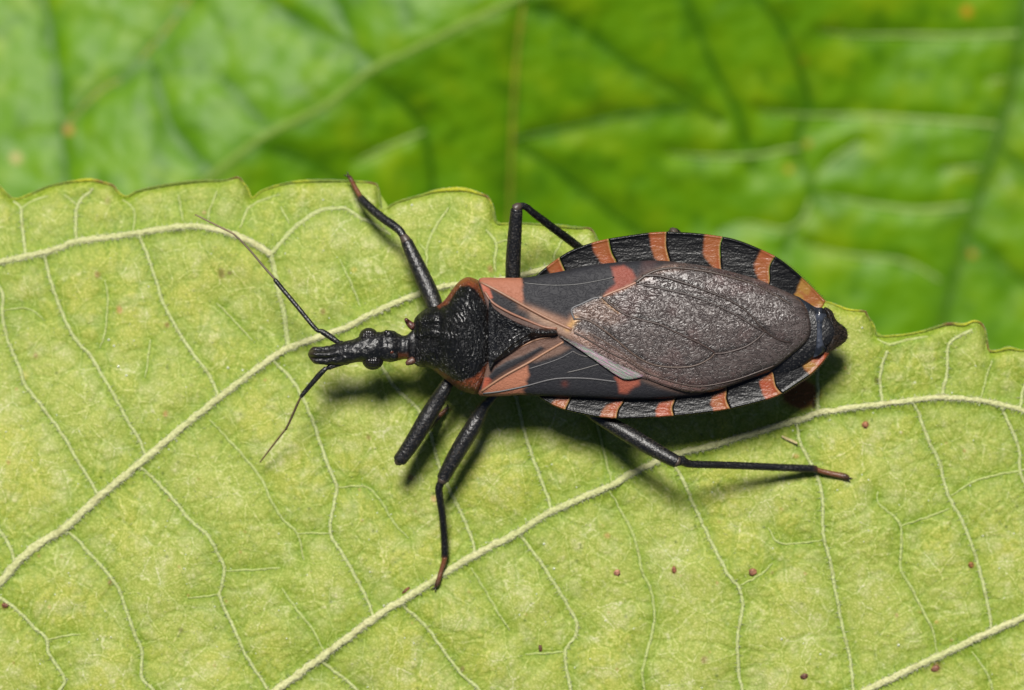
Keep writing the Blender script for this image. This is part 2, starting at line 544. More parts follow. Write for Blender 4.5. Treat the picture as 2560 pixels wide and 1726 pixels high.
vn(T, (-40, 660), (5, 731), (6, 791), (21, 855), (45, 911), (66, 968), (105, 1017), (151, 1080), (187, 1140), (211, 1179), (244, 1235))
vn(T, (150, 1328), (181, 1338), (223, 1383), (262, 1426), (295, 1471), (319, 1534), (337, 1588), (355, 1627), (355, 1694), (382, 1726), (420, 1800))
vn(T, (-60, 1460), (0, 1495), (45, 1528), (84, 1567), (117, 1600), (120, 1633), (145, 1667), (163, 1706), (150, 1726), (120, 1800)); vn(2.0, (117, 1600), (160, 1590), (200, 1586))
vn(T, (-40, 1280), (0, 1329), (24, 1365), (38, 1408))
vn(T, (345, 1165), (397, 1209), (437, 1255), (479, 1305), (518, 1338), (542, 1380), (560, 1420), (554, 1471), (548, 1486), (563, 1525), (584, 1567),
   (611, 1630), (641, 1679), (671, 1726)); vn(2.0, (566, 1427), (630, 1425), (700, 1420)); vn(1.8, (470, 1495), (510, 1492), (548, 1484))
vn(2.6, (524, 1050), (581, 1110), (626, 1161), (653, 1198), (678, 1252), (708, 1300), (742, 1334), (760, 1400)); vn(2.0, (742, 1334), (780, 1333), (823, 1334))
vn(T, (680, 900), (726, 945), (754, 990), (775, 1035), (796, 1093), (817, 1156), (841, 1216), (835, 1261), (826, 1330), (856, 1386), (889, 1444),
   (916, 1495), (935, 1545)); vn(2.2, (844, 1218), (916, 1218), (952, 1255), (985, 1306), (1021, 1346))
vn(T, (935, 880), (955, 918), (991, 972), (1045, 1023), (1073, 1078), (1094, 1150), (1121, 1219), (1154, 1285), (1181, 1351), (1188, 1385))
vn(T, (1270, 930), (1290, 990), (1311, 1081), (1329, 1135), (1350, 1195), (1369, 1240), (1378, 1280))
vn(2.6, (1480, 1020), (1495, 1069), (1516, 1156), (1531, 1210))
vn(2.8, (1520, 1220), (1555, 1282), (1579, 1329), (1597, 1386), (1606, 1432), (1628, 1477), (1637, 1540), (1631, 1579), (1616, 1639), (1606, 1682), (1610, 1726), (1620, 1800))
vn(T, (1670, 1145), (1697, 1180), (1718, 1225), (1742, 1279), (1787, 1374), (1820, 1435), (1847, 1471), (1856, 1519), (1844, 1594), (1847, 1676), (1856, 1726), (1870, 1800))
vn(2.0, (1847, 1465), (1900, 1438), (1932, 1408)); vn(2.0, (1920, 1320), (1950, 1358), (2030, 1355), (2055, 1350))
vn(T, (1280, 1330), (1299, 1338), (1335, 1383), (1372, 1438), (1411, 1501), (1444, 1570), (1414, 1627), (1418, 1680), (1426, 1726), (1430, 1800)); vn(2.2, (1314, 1636), (1360, 1634), (1411, 1630))
vn(T, (1000, 1508), (1040, 1543), (1079, 1585), (1118, 1639), (1151, 1682), (1199, 1726), (1250, 1780))
vn(T, (799, 1650), (856, 1694), (892, 1726), (940, 1790)); vn(2.4, (1178, 1420), (1217, 1483), (1250, 1540), (1274, 1576))
vn(2.6, (705, 1471), (742, 1525), (781, 1573), (808, 1625))
vn(T, (1990, 1060), (2005, 1118), (2041, 1187), (2056, 1245), (2059, 1341), (2077, 1407), (2089, 1479), (2107, 1572), (2125, 1645), (2134, 1735))
vn(2.8, (2195, 1230), (2197, 1260), (2251, 1314), (2251, 1419), (2282, 1476), (2312, 1537), (2330, 1572), (2345, 1640)); vn(2.2, (2254, 1315), (2318, 1293), (2372, 1272))
vn(T, (2280, 1002), (2294, 1028), (2321, 1100), (2348, 1160), (2372, 1242), (2402, 1296), (2432, 1371), (2456, 1455), (2477, 1552), (2476, 1580)); vn(2.2, (2378, 1239), (2447, 1199), (2560, 1175), (2620, 1160))
vn(T, (2500, 1010), (2546, 1118), (2550, 1178), (2575, 1240), (2590, 1300), (2640, 1420))
vn(2.4, (2430, 1630), (2470, 1690), (2485, 1740), (2500, 1800))
vn(T, (2041, 885), (2044, 938), (2044, 1030)); vn(T, (2218, 878), (2203, 920), (2200, 962), (2206, 1005)); vn(3.0, (2193, 848), (2225, 862), (2270, 850), (2320, 842))
vn(T, (2430, 825), (2372, 860), (2369, 926), (2354, 990)); vn(2.4, (2480, 902), (2462, 956), (2452, 996)); vn(T, (2575, 930), (2560, 968), (2550, 1020))
vn(3.0, (1121, 520), (1094, 560), (1070, 611), (1067, 670)); vn(3.0, (1215, 575), (1241, 611), (1236, 656), (1240, 680)); vn(2.0, (1241, 608), (1262, 602), (1300, 600)); vn(2.2, (1050, 611), (1068, 632))
vn(2.2, (702, 517), (723, 560)); vn(2.2, (850, 650), (877, 707), (901, 767)); vn(2.0, (376, 850), (367, 920), (362, 945)); vn(2.0, (542, 758), (572, 788), (632, 852))
vn(2.0, (262, 700), (270, 750), (262, 830), (250, 870)); vn(1.8, (10, 775), (70, 772), (110, 800)); vn(2.0, (1420, 580), (1390, 630), (1380, 680))

# raster of the leaf (3 px cells) that height and colour are read from
RX0, RY0, RS = -540, 380, 3
RW, RH = (3120 - RX0) // RS, (2060 - RY0) // RS
RXX, RYY = np.meshgrid(RX0 + RS * np.arange(RW), RY0 + RS * np.arange(RH))
RXX = RXX.astype(float); RYY = RYY.astype(float)
dvein = np.full(RXX.shape, 400.0); dthin = np.full(RXX.shape, 60.0)
pale = np.zeros(RXX.shape)


def stroke(pts, arr, reach, fn=None):
    for i in range(len(pts) - 1):
        x1, y1 = pts[i][:2]; x2, y2 = pts[i + 1][:2]
        a0 = max(0, int((min(x1, x2) - reach - RX0) / RS)); a1 = min(RW, int((max(x1, x2) + reach - RX0) / RS) + 2)
        b0 = max(0, int((min(y1, y2) - reach - RY0) / RS)); b1 = min(RH, int((max(y1, y2) + reach - RY0) / RS) + 2)
        if a1 <= a0 or b1 <= b0:
            continue
        X = RXX[b0:b1, a0:a1]; Y = RYY[b0:b1, a0:a1]
        dx, dy = x2 - x1, y2 - y1
        t = np.clip(((X - x1) * dx + (Y - y1) * dy) / (dx * dx + dy * dy + 1e-9), 0, 1)
        d = np.hypot(X - x1 - t * dx, Y - y1 - t * dy)
        arr[b0:b1, a0:a1] = np.minimum(arr[b0:b1, a0:a1], d)


big = np.full(RXX.shape, 200.0)
veins_s = []
for pts, w, w2 in V:
    s = smooth([(x, y) for x, y in pts], 10.0)
    s[1:-1] += (RNG.random((len(s) - 2, 2)) - 0.5) * 2.4
    veins_s.append(s)
    stroke(s, dvein, 90)
    if w > 6:
        stroke(s, big, 120)
# fine dark veinlets that leave the traced veins sideways
r9 = random.Random(5)
for s, (pts, w, w2) in zip(veins_s, V):
    L = len(s)
    k = 2
    while k < L - 1:
        for side in (-1, 1):
            if r9.random() < 0.75:
                t = s[min(k + 1, L - 1)] - s[k - 1]
                a = math.atan2(t[1], t[0]) + side * (1.25 + 0.5 * r9.random())
                p = [tuple(s[k])]
                n = r9.randint(5, 16)
                for _ in range(n):
                    a += (r9.random() - 0.5) * 0.7
                    x, y = p[-1]
                    p.append((x + 9 * math.cos(a), y + 9 * math.sin(a)))
                    if r9.random() < 0.18:
                        b2 = a + r9.choice((-1, 1)) * 1.2
                        q = [p[-1]]
                        for _ in range(r9.randint(2, 6)):
                            b2 += (r9.random() - 0.5) * 0.6
                            q.append((q[-1][0] + 8 * math.cos(b2), q[-1][1] + 8 * math.sin(b2)))
                        stroke(q, dthin, 14)
                stroke(p, dthin, 14)
        k += r9.randint(2, 5)


def blurk(a, n):
    for _ in range(n):
        a = (np.roll(a, 1, 0) + np.roll(a, -1, 0) + 2 * a) / 4
        a = (np.roll(a, 1, 1) + np.roll(a, -1, 1) + 2 * a) / 4
    return a


ytop = np.interp(RXX[0], ms[:, 0], ms[:, 1])
dmar = np.full(RXX.shape, 200.0); stroke(ms, dmar, 120)
# height: gentle roll of the blade, quilting between veins, curl at the margin
HL = -0.9 * sstep(RXX, 1500, -300) * sstep(RYY, 1500, 450) - 0.35 * sstep(RYY, 700, 430)
HL += -0.25 * sstep(RXX, 2050, 2600)
HL += 0.16 * (fnoise(RXX, RYY, 260, 3) - 0.5) * 2 * 0.6
quilt = 1 - np.exp(-(dvein / 45.0) ** 1.5)
HL += -0.07 * (1 - quilt) + 0.10 * (fnoise(RXX, RYY, 75, 9, 2) - 0.5)
HL += 0.05 * np.exp(-(big / 16.0) ** 2)
HL += -0.022 * np.exp(-(dthin / 4.5) ** 2)
HL = blurk(HL, 1)
HL -= 0.22 * np.exp(-(dmar / 10.0) ** 1.5)


def rs(arr, px, py):
    u = np.clip((np.asarray(px, float) - RX0) / RS, 0, RW - 1.001); v_ = np.clip((np.asarray(py, float) - RY0) / RS, 0, RH - 1.001)
    i = u.astype(int); j = v_.astype(int); fu = u - i; fv = v_ - j
    return (arr[j, i] * (1 - fu) + arr[j, i + 1] * fu) * (1 - fv) + (arr[j + 1, i] * (1 - fu) + arr[j + 1, i + 1] * fu) * fv


def leafz(px, py):
    return rs(HL, px, py)


# colour of the blade
c_base = lin(188, 195, 98); c_dark = lin(146, 170, 44); c_pale = lin(212, 212, 150); c_yel = lin(198, 198, 84)
n_a = fnoise(RXX, RYY, 150, 21); n_b = fnoise(RXX, RYY, 40, 25); n_c = vnoise(RXX, RYY, 11, 30)
C = np.repeat(np.repeat(c_base[None, None], RH, 0), RW, 1)
C = mixc(C, c_yel, 0.55 * sstep(n_a, 0.45, 0.7))
C = mixc(C, c_pale, 0.55 * sstep(n_b, 0.5, 0.75))
C = mixc(C, c_pale, 0.4 * sstep(n_c, 0.6, 0.95))
halo = np.exp(-(dvein / 20.0) ** 1.6)
C = mixc(C, c_dark, np.clip(0.72 * halo + 0.25 * np.exp(-(dvein / 60.0) ** 2), 0, 1) * (0.5 + 0.7 * n_b))
C = mixc(C, c_dark, 0.6 * np.exp(-(big / 40.0) ** 1.5) * (0.4 + n_b))
C = mixc(C, lin(120, 156, 26), 0.42 * np.exp(-(dthin / 3.6) ** 2) * (0.4 + 0.8 * n_a))
C = mixc(C, lin(150, 178, 40), 0.6 * np.exp(-(dmar / 14.0) ** 2))
# brown and pink blemishes that sit in the blade
blem = [(553, 685, 12, (130, 90, 45)), (575, 683, 6, (120, 80, 50)), (243, 688, 9, (170, 115, 70)), (299, 776, 10, (225, 150, 110)), (807, 781, 8, (165, 115, 75)),
        (1226, 672, 9, (180, 120, 80)), (88, 890, 7, (160, 120, 70)), (414, 1035, 7, (205, 140, 95)), (268, 503, 12, (165, 150, 75)), (512, 533, 7, (205, 150, 105)),
        (21, 1158, 5, (190, 120, 80)), (1026, 1193, 8, (165, 105, 70)), (1084, 1248, 9, (205, 150, 105)), (922, 1094, 6, (150, 110, 60)), (885, 675, 8, (215, 190, 90)),
        (2192, 951, 7, (95, 65, 25)), (2160, 972, 6, (120, 110, 40)), (2164, 1063, 10, (160, 90, 60)), (1684, 1428, 8, (150, 85, 60)), (1762, 1650, 9, (165, 120, 95)),
        (2342, 1668, 14, (140, 75, 55)), (2009, 1692, 9, (110, 60, 45)), (1155, 1674, 9, (120, 80, 50)), (276, 1455, 8, (120, 65, 40)), (12, 1515, 10, (130, 60, 45)),
        (452, 1576, 8, (120, 100, 50)), (1990, 1140, 8, (205, 160, 90)), (1519, 1340, 7, (215, 165, 105)), (2242, 1537, 7, (185, 140, 100)), (2340, 1556, 6, (215, 160, 80)),
        (418, 812, 6, (150, 105, 55)), (60, 940, 14, (205, 190, 100)), (2430, 1415, 8, (170, 120, 60)), (1930, 1432, 5, (120, 90, 40))]
for x, y, r, c in blem:
    d = np.hypot(RXX - x, (RYY - y) * 0.85) + 5 * (vnoise(RXX, RYY, 9, int(x)) - 0.5)
    C = mixc(C, lin(c[0], c[1] + 8, c[2] + 6), 0.68 * sstep(-d, -r * 1.15, -r * 0.4))
# dead brown patch beside the vein behind the bug
dp = np.hypot((RXX - 2000) / 1.2, RYY - 985) + 14 * (fnoise(RXX, RYY, 26, 44) - 0.5)
C = mixc(C, lin(160, 140, 40), 0.7 * sstep(-dp, -52, -36)); C = mixc(C, lin(140, 82, 34), 0.95 * sstep(-dp, -40, -32))
dp = np.hypot((RXX - 2034) * 1.6, (RYY - 1012) * 0.7) + 4 * (vnoise(RXX, RYY, 9, 4) - 0.5)
C = mixc(C, lin(70, 40, 15), 0.9 * sstep(-dp, -10, -6))
for _ in range(320):          # dots
    x = r9.uniform(0, 2560); y = r9.uniform(900, 1726); r = r9.uniform(1.6, 4.2)
    a0 = int((x - RX0) / RS); b0 = int((y - RY0) / RS)
    sl = (slice(b0 - 3, b0 + 4), slice(a0 - 3, a0 + 4))
    d = np.hypot(RXX[sl] - x, RYY[sl] - y)
    C[sl] = mixc(C[sl], r9.choice((lin(66, 92, 30), lin(96, 112, 40), lin(214, 220, 170), lin(205, 212, 140), lin(190, 150, 90))), 0.75 * sstep(-d, -r * 1.3, -r * 0.5))
C = np.clip(C, 0, 1)

step = 3.3
xs = np.concatenate([np.arange(-500, -30, 12), np.arange(-30, 2590, step), np.arange(2595, 3080, 12)])
yt = np.interp(xs, ms[:, 0], ms[:, 1])
tt = np.concatenate([np.linspace(0, 1, 385)[:-1], np.linspace(1, 1.24, 12)])
YB = 1750.0
X = np.repeat(xs[None, :], len(tt), 0)
Yt = yt[None, :] + (YB - yt[None, :]) * tt[:, None]
Z = leafz(X, Yt)
cc = np.stack([rs(C[..., k], X, Yt) for k in range(3)], -1)
nR, nC = X.shape
topv = P(X, Yt, Z).reshape(-1, 3)
idx = np.arange(nR * nC).reshape(nR, nC)
q = np.stack([idx[:-1, :-1], idx[1:, :-1], idx[1:, 1:], idx[:-1, 1:]], -1).reshape(-1, 4)
# coarse lower face so the blade has thickness
cx = np.arange(0, nC, 8); cy = np.unique(np.concatenate([np.arange(0, nR, 8), [nR - 1]]))
if cx[-1] != nC - 1:
    cx = np.append(cx, nC - 1)
lo = P(X[np.ix_(cy, cx)], Yt[np.ix_(cy, cx)] + 2, Z[np.ix_(cy, cx)] - 0.07).reshape(-1, 3)
i2 = np.arange(len(lo)).reshape(len(cy), len(cx)) + len(topv)
q2 = np.stack([i2[:-1, :-1], i2[:-1, 1:], i2[1:, 1:], i2[1:, :-1]], -1).reshape(-1, 4)
leaf = make_mesh('leaf', np.concatenate([topv, lo]), np.concatenate([q, q2]), m_leaf, None,
                 np.concatenate([cc.reshape(-1, 3), cc[np.ix_(cy, cx)].reshape(-1, 3)]))
tag(leaf, 'pale yellow-green toothed leaf seen from below, sharp, with the striped bug standing on it', 'leaf')

c_vein = lin(212, 210, 156, 0.58); c_vein2 = lin(204, 212, 144, 0.52)
hair_v = []; hair_f = []; hair_c = []


def add_hair(base, tip, r, col, L):
    """a three-sided hair from base to tip, in world units"""
    b = np.asarray(base, float); t = np.asarray(tip, float)
    d = t - b; d /= np.linalg.norm(d) + 1e-9
    s = np.cross(d, [0.3, 0.2, 0.93]); s /= np.linalg.norm(s) + 1e-9
    u = np.cross(d, s)
    k = len(L[0])
    for a in (0, 2.094, 4.189):
        L[0].append(b + r * (math.cos(a) * s + math.sin(a) * u)); L[2].append(col)
    L[0].append(t); L[2].append(col)
    L[1].extend([(k, k + 1, k + 3), (k + 1, k + 2, k + 3), (k + 2, k, k + 3)])


LH = (hair_v, hair_f, hair_c)
for n, (s, (pts, w, w2)) in enumerate(zip(veins_s, V)):
    m = max(3, len(s))
    t = np.linspace(0, 1, len(s))
    ww = w + (w2 - w) * t
    if w < 6:   # fine veins fade out at both ends
        ww = ww * (0.55 + 0.45 * np.minimum(1, np.minimum(t, 1 - t) * 5 + (0.5 if w > 3 else 0)))
    sink = 0.32 if w > 6 else 0.62
    ww = ww * (0.86 if w > 6 else 1.25) * (0.92 + 0.16 * RNG.random(len(ww)))
    z = leafz(s[:, 0], s[:, 1]) - ww / S * (sink if w > 6 else 0.35) * 0.8 + (0.02 if w > 6 else 0.012)
    rows = np.column_stack([s, z, ww])
    base = c_vein if w > 6 else (c_vein2 if w > 3 else lin(196, 208, 126, 0.52))
    def cf(t, x, y, base=base, w=w):
        c = np.repeat(base[None], len(t), 0)
        c = mixc(c, lin(150, 140, 70), 0.3 * sstep(vnoise(x, y, 14, 77), 0.7, 0.95))
        c = mixc(c, lin(176, 196, 96), (0.6 if w < 3 else 0.35) * vnoise(x, y, 60, 78))
        return c
    o = tube('vein', rows, m_vein, leaf, cf, nseg=12 if w > 6 else 6, step=5.0, flat=0.62 if w > 6 else 0.5, rough=0.45 if w > 6 else 0.25, seed=n)
    if w > 6:
        o['label'] = 'thick cream main vein'
    # short hairs on the flanks of the veins
    if w > 3:
        for k in range(0, len(s) - 1):
            for _ in range(5 if w > 6 else 1):
                f = r9.random()
                x = s[k][0] * (1 - f) + s[k + 1][0] * f; y = s[k][1] * (1 - f) + s[k + 1][1] * f
                if not (-30 < x < 2590 and y < 1750):
                    continue
                tx, ty = s[k + 1] - s[k]; l = math.hypot(tx, ty) + 1e-6
                sd = r9.choice((-1, 1, 1)); nx, ny = -ty / l, tx / l
                if ny < 0:
                    nx, ny = -nx, -ny
                nx *= sd; ny *= sd
                lw = ww[k] * 0.8
                zz = float(leafz(x, y)) + 0.02
                hl = r9.uniform(5, 12)
                b_ = P(x + nx * lw, y + ny * lw, zz)
                t_ = P(x + nx * (lw + hl) + r9.uniform(-5, 5), y + ny * (lw + hl), zz + r9.uniform(0.0, 0.10))
                add_hair(b_, t_, 0.008, lin(205, 208, 165), LH)
for _ in range(2600):   # scattered short hairs over the blade
    x = r9.uniform(0, 2560); y = r9.uniform(480, 1740)
    if y < np.interp(x, ms[:, 0], ms[:, 1]) + 8:
        continue
    zz = float(leafz(x, y)); a = r9.uniform(0, 6.28); l = r9.uniform(4, 10)
    add_hair(P(x, y, zz), P(x + l * math.cos(a), y + l * math.sin(a), zz + r9.uniform(0.02, 0.08)), 0.007, lin(200, 206, 150), LH)
tag(make_mesh('leaf_hair', np.array(hair_v), np.array(hair_f), m_hair, leaf, np.array(hair_c), False), kind='stuff')

# rolled margin of the leaf
mm = ms[(ms[:, 0] > -500) & (ms[:, 0] < 3060)]
tips = [(223, 451, 60), (440, 462, 80), (800, 455, 70), (1140, 478, 62), (1400, 566, 50), (2380, 812, 60), (2520, 872, 30)]
rad = 2.0 + 1.2 * fnoise(mm[:, 0], mm[:, 1], 40, 61)
for x, y, s_ in tips:
    rad += (3.4 if x == 1140 else 1.6) * np.exp(-((mm[:, 0] - x) / s_) ** 2)
rows = np.column_stack([mm[:, 0], mm[:, 1] - 1.0, leafz(mm[:, 0], mm[:, 1]) + 0.01 + 0.02 * (rad - 2), rad])
def cfm(t, x, y):
    c = np.repeat(lin(118, 140, 22)[None], len(t), 0)
    c = mixc(c, lin(180, 190, 20), sstep(fnoise(x, y, 60, 62), 0.45, 0.62) * 0.8)
    for a, b_, s_ in ((1140, 478, 60), (223, 451, 40), (2432, 805, 30), (2120, 775, 40)):
        c = mixc(c, lin(206, 206, 24), 0.9 * np.exp(-(np.hypot(x - a, y - b_) / s_) ** 2))
    for a, b_ in ((283, 464), (593, 446), (931, 459), (1215, 492), (1475, 574), (2162, 780), (2455, 812), (2372, 811), (2470, 870), (250, 458)):
        c = mixc(c, lin(120, 74, 20), 0.85 * np.exp(-(np.hypot(x - a, y - b_) / 15) ** 2))
    return c
tube('leaf_margin', rows, m_vein, leaf, cfm, nseg=8, step=4, rough=0.25, seed=3)

# pale dots: glints of leaf hairs and glands, put into solid pale domes
LV, LF, LC = [], [], []
ico = np.array([(0, 0, 1), (1, 0, 0), (0, 1, 0), (-1, 0, 0), (0, -1, 0), (0.6, 0.6, 0.55), (-0.6, 0.6, 0.55), (-0.6, -0.6, 0.55), (0.6, -0.6, 0.55)])
icf = [(0, 5, 6), (0, 6, 7), (0, 7, 8), (0, 8, 5), (5, 1, 2), (5, 2, 6), (6, 2, 3), (6, 3, 7), (7, 3, 4), (7, 4, 8), (8, 4, 1), (8, 1, 5)]
gl = [(296, 917), (316, 939), (285, 865), (272, 850), (142, 1038), (570, 920), (607, 926), (442, 1103), (422, 1124), (713, 634), (808, 500), (900, 455), (1030, 513), (2155, 820),
      (2075, 1050), (2380, 983), (1982, 1077), (1215, 1357), (697, 1526), (925, 1430), (1360, 1360), (1385, 1422), (2246, 1613), (2051, 1636), (1954, 1598), (2535, 1334), (2457, 1340), (960, 1515)]
for x, y in gl + [(r9.uniform(0, 2560), r9.uniform(560, 1726)) for _ in range(240)]:
    if y < np.interp(x, ms[:, 0], ms[:, 1]) + 8:
        continue
    r = (r9.uniform(2.4, 4.2) if (x, y) in gl else r9.uniform(1.0, 2.6)) / S
    k = len(LV); p = P(x, y, float(leafz(x, y)))
    for q_ in ico:
        LV.append(p + q_ * np.array([r, r, r * 0.8])); LC.append(lin(225, 232, 200))
    LF += [tuple(k + a for a in f) for f in icf]
tag(make_mesh('leaf_glint', np.array(LV), np.array(LF), m_glint, leaf, np.array(LC)), kind='stuff')

# ------------------------------------------------------------------ the blurred leaf behind
BZ = -14.0
BO = -1300; BST = 8.0
bx = np.arange(BO, 3900, BST); by = np.arange(BO, 2400, BST)
BX, BY = np.meshgrid(bx, by)
mid = smooth([(2900, -1300), (1900, -500), (1600, -200), (1400, -60), (1310, -10), (1180, 50), (1040, 120), (920, 180), (820, 260), (720, 310), (640, 355), (540, 430), (430, 520), (250, 660), (0, 860), (-300, 1100), (-700, 1400), (-1300, 1900)], 14)
dmid, qx, qy = nearest(mid, BX, BY, False)
sgn = np.where((BY - np.interp(BX, mid[::-1, 0], mid[::-1, 1])) < 0, -1.0, 1.0)   # -1 upper left, +1 lower right
main_r = smooth([(2640, -1300), (2600, -300), (2580, -100), (2555, 50), (2520, 250), (2450, 480), (2400, 640), (2350, 820), (2300, 1000), (2220, 1300), (1900, 2400)], 14)
dmr, _, _ = nearest(main_r, BX, BY, False)
BH = np.where(sgn < 0, -0.0023 * dmid, -0.0030 * np.minimum(dmid, 700) - 0.001 * dmid)
BH += 0.6 * (fnoise(BX, BY, 520, 71, 2) - 0.5)
BV = [(9, [(480, -10), (430, 60), (370, 130), (320, 190), (250, 230), (150, 330)], 'tan'),
      (8, [(100, -60), (110, 0), (130, 80), (150, 250), (165, 440), (180, 560)], 'dark'),
      (8, [(600, -60), (670, 0), (760, 60), (860, 110), (920, 150), (935, 175)], 'dark'),
      (8, [(380, 170), (390, 200), (420, 300), (480, 380), (530, 430)], 'dark'),
      (7, [(560, 200), (600, 240), (650, 300), (690, 330)], 'dark'),
      (6, [(820, -40), (850, 30), (880, 100), (900, 160)], 'dark'),
      (8, [(1330, -40), (1310, 0), (1290, 160), (1280, 350), (1275, 520), (1270, 640)], 'tan'),
      (7, [(1280, 350), (1400, 430), (1500, 510), (1620, 600), (1700, 680)], 'dark'),
      (6, [(1310, 20), (1370, 30), (1430, 60), (1560, 150), (1660, 210), (1800, 300)], 'dark'),
      (6, [(1280, 350), (1420, 320), (1560, 290), (1720, 270)], 'dark'),
      (7, [(1870, -40), (1900, 0), (1960, 80), (2000, 180), (2020, 260), (1990, 370), (2030, 480), (1990, 560), (1960, 620)], 'dark'),
      (7, [(2460, 330), (2480, 350), (2560, 420), (2700, 520)], 'dark'),
      (7, [(2425, 590), (2430, 600), (2560, 700), (2700, 800)], 'dark'),
      (7, [(940, 200), (1010, 260), (1060, 330), (1080, 450), (1090, 560)], 'dark'),
      (6, [(640, 360), (760, 400), (860, 470), (900, 560)], 'dark'),
      (6, [(1700, -40), (1740, 60), (1780, 160), (1850, 300), (1880, 420)], 'dark'),
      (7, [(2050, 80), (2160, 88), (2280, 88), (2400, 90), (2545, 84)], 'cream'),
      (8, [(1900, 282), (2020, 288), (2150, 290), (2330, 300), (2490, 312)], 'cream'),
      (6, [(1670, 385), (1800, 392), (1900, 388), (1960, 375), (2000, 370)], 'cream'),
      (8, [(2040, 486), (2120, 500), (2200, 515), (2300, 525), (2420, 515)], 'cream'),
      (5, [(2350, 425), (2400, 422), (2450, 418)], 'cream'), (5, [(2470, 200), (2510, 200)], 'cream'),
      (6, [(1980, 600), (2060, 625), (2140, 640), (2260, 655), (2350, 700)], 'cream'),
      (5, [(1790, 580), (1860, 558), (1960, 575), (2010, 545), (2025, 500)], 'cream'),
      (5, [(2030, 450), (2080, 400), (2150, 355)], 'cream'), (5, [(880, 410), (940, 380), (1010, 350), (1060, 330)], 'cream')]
dB = np.full(BX.shape, 300.0); dC = np.full(BX.shape, 300.0)
for w, p, kind in BV:
    s = smooth(p, 16)
    d, _, _ = nearest(s, BX, BY, False)
    if kind == 'cream':
        dC = np.minimum(dC, d)
    else:
        dB = np.minimum(dB, d)
dB = np.minimum(dB, dmr * 0.5)
pillow = 1 - np.exp(-(np.minimum(np.minimum(dB, dC * 1.4), dmid) / 38.0) ** 1.4)
BH += 0.17 * pillow + 0.11 * (fnoise(BX, BY, 60, 81, 2) - 0.5)
bz = BZ + BH
cb = lin(100, 149, 0); cd = lin(62, 112, 0); cy_ = lin(140, 170, 8)
BC = np.repeat(np.repeat(cb[None, None], BX.shape[0], 0), BX.shape[1], 1)
BC = mixc(BC, cy_, 0.4 * sstep(fnoise(BX, BY, 110, 83), 0.5, 0.75))
BC = mixc(BC, cd, 0.8 * np.exp(-(dB / 17.0) ** 1.5))
BC = mixc(BC, cd, 0.5 * sstep(fnoise(BX * 0.8, BY, 45, 85), 0.55, 0.75))
BC = mixc(BC, cd, 0.45 * np.exp(-(np.abs(dmid) / 60.0) ** 2) * (sgn > 0))
for x, y, r, c in ((172, 325, 14, (205, 150, 80)), (2417, 29, 15, (190, 130, 20)), (2430, 636, 10, (190, 120, 20)), (2020, 360, 10, (180, 150, 60)), (1972, 424, 10, (185, 160, 70)), (1300, 70, 12, (140, 140, 20)), (40, 395, 16, (185, 165, 90)), (2010, 150, 8, (150, 120, 20))):
    BC = mixc(BC, lin(*c), 0.85 * sstep(-np.hypot(BX - x, BY - y), -r * 1.2, -r * 0.5))
keep = np.ones(BX.shape, bool)
v3 = P(BX, BY, bz).reshape(-1, 3)
H_, W_ = BX.shape
idx = np.arange(H_ * W_).reshape(H_, W_)
q = np.stack([idx[:-1, :-1], idx[1:, :-1], idx[1:, 1:], idx[:-1, 1:]], -1).reshape(-1, 4)
bleaf = make_mesh('leaf', v3, q, m_bleaf, None, BC.reshape(-1, 3))
tag(bleaf, 'large bright green leaf seen from above, out of focus behind the toothed leaf', 'leaf')
so = bleaf.modifiers.new('thickness', 'SOLIDIFY'); so.thickness = 0.12; so.offset = -1
def bzat(x, y):
    i = np.clip(((np.asarray(x) - BO) / BST).astype(int), 0, W_ - 1); j = np.clip(((np.asarray(y) - BO) / BST).astype(int), 0, H_ - 1)
    return bz[j, i]
bcol = {'tan': lin(140, 150, 40), 'dark': lin(62, 108, 0), 'cream': lin(160, 190, 96)}  # cream: side veins, with the glare along their ridges put into the colour
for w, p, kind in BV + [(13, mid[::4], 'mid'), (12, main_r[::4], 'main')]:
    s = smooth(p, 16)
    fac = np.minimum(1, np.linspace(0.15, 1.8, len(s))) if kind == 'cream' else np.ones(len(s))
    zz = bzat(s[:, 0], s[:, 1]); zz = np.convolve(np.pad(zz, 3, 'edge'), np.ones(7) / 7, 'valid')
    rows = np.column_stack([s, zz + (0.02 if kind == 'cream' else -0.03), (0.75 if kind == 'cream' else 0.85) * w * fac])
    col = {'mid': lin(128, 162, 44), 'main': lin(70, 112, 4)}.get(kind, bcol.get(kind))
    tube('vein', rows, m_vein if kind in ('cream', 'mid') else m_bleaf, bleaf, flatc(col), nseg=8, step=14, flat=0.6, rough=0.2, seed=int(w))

# ------------------------------------------------------------------ the bug
bug = bpy.data.objects.new('assassin_bug', None); COL.objects.link(bug)
bug.empty_display_size = 1.0
tag(bug, 'black assassin bug with orange-banded abdomen rim and folded brown wings standing on the pale leaf', 'insect')
BK = lin(26, 26, 28, 0.4); BK2 = lin(20, 20, 22, 0.4); ORG = lin(184, 108, 60, 0.35); ORG2 = lin(178, 92, 54, 0.42); CREAM = lin(206, 170, 110)
BRN = lin(96, 60, 34)

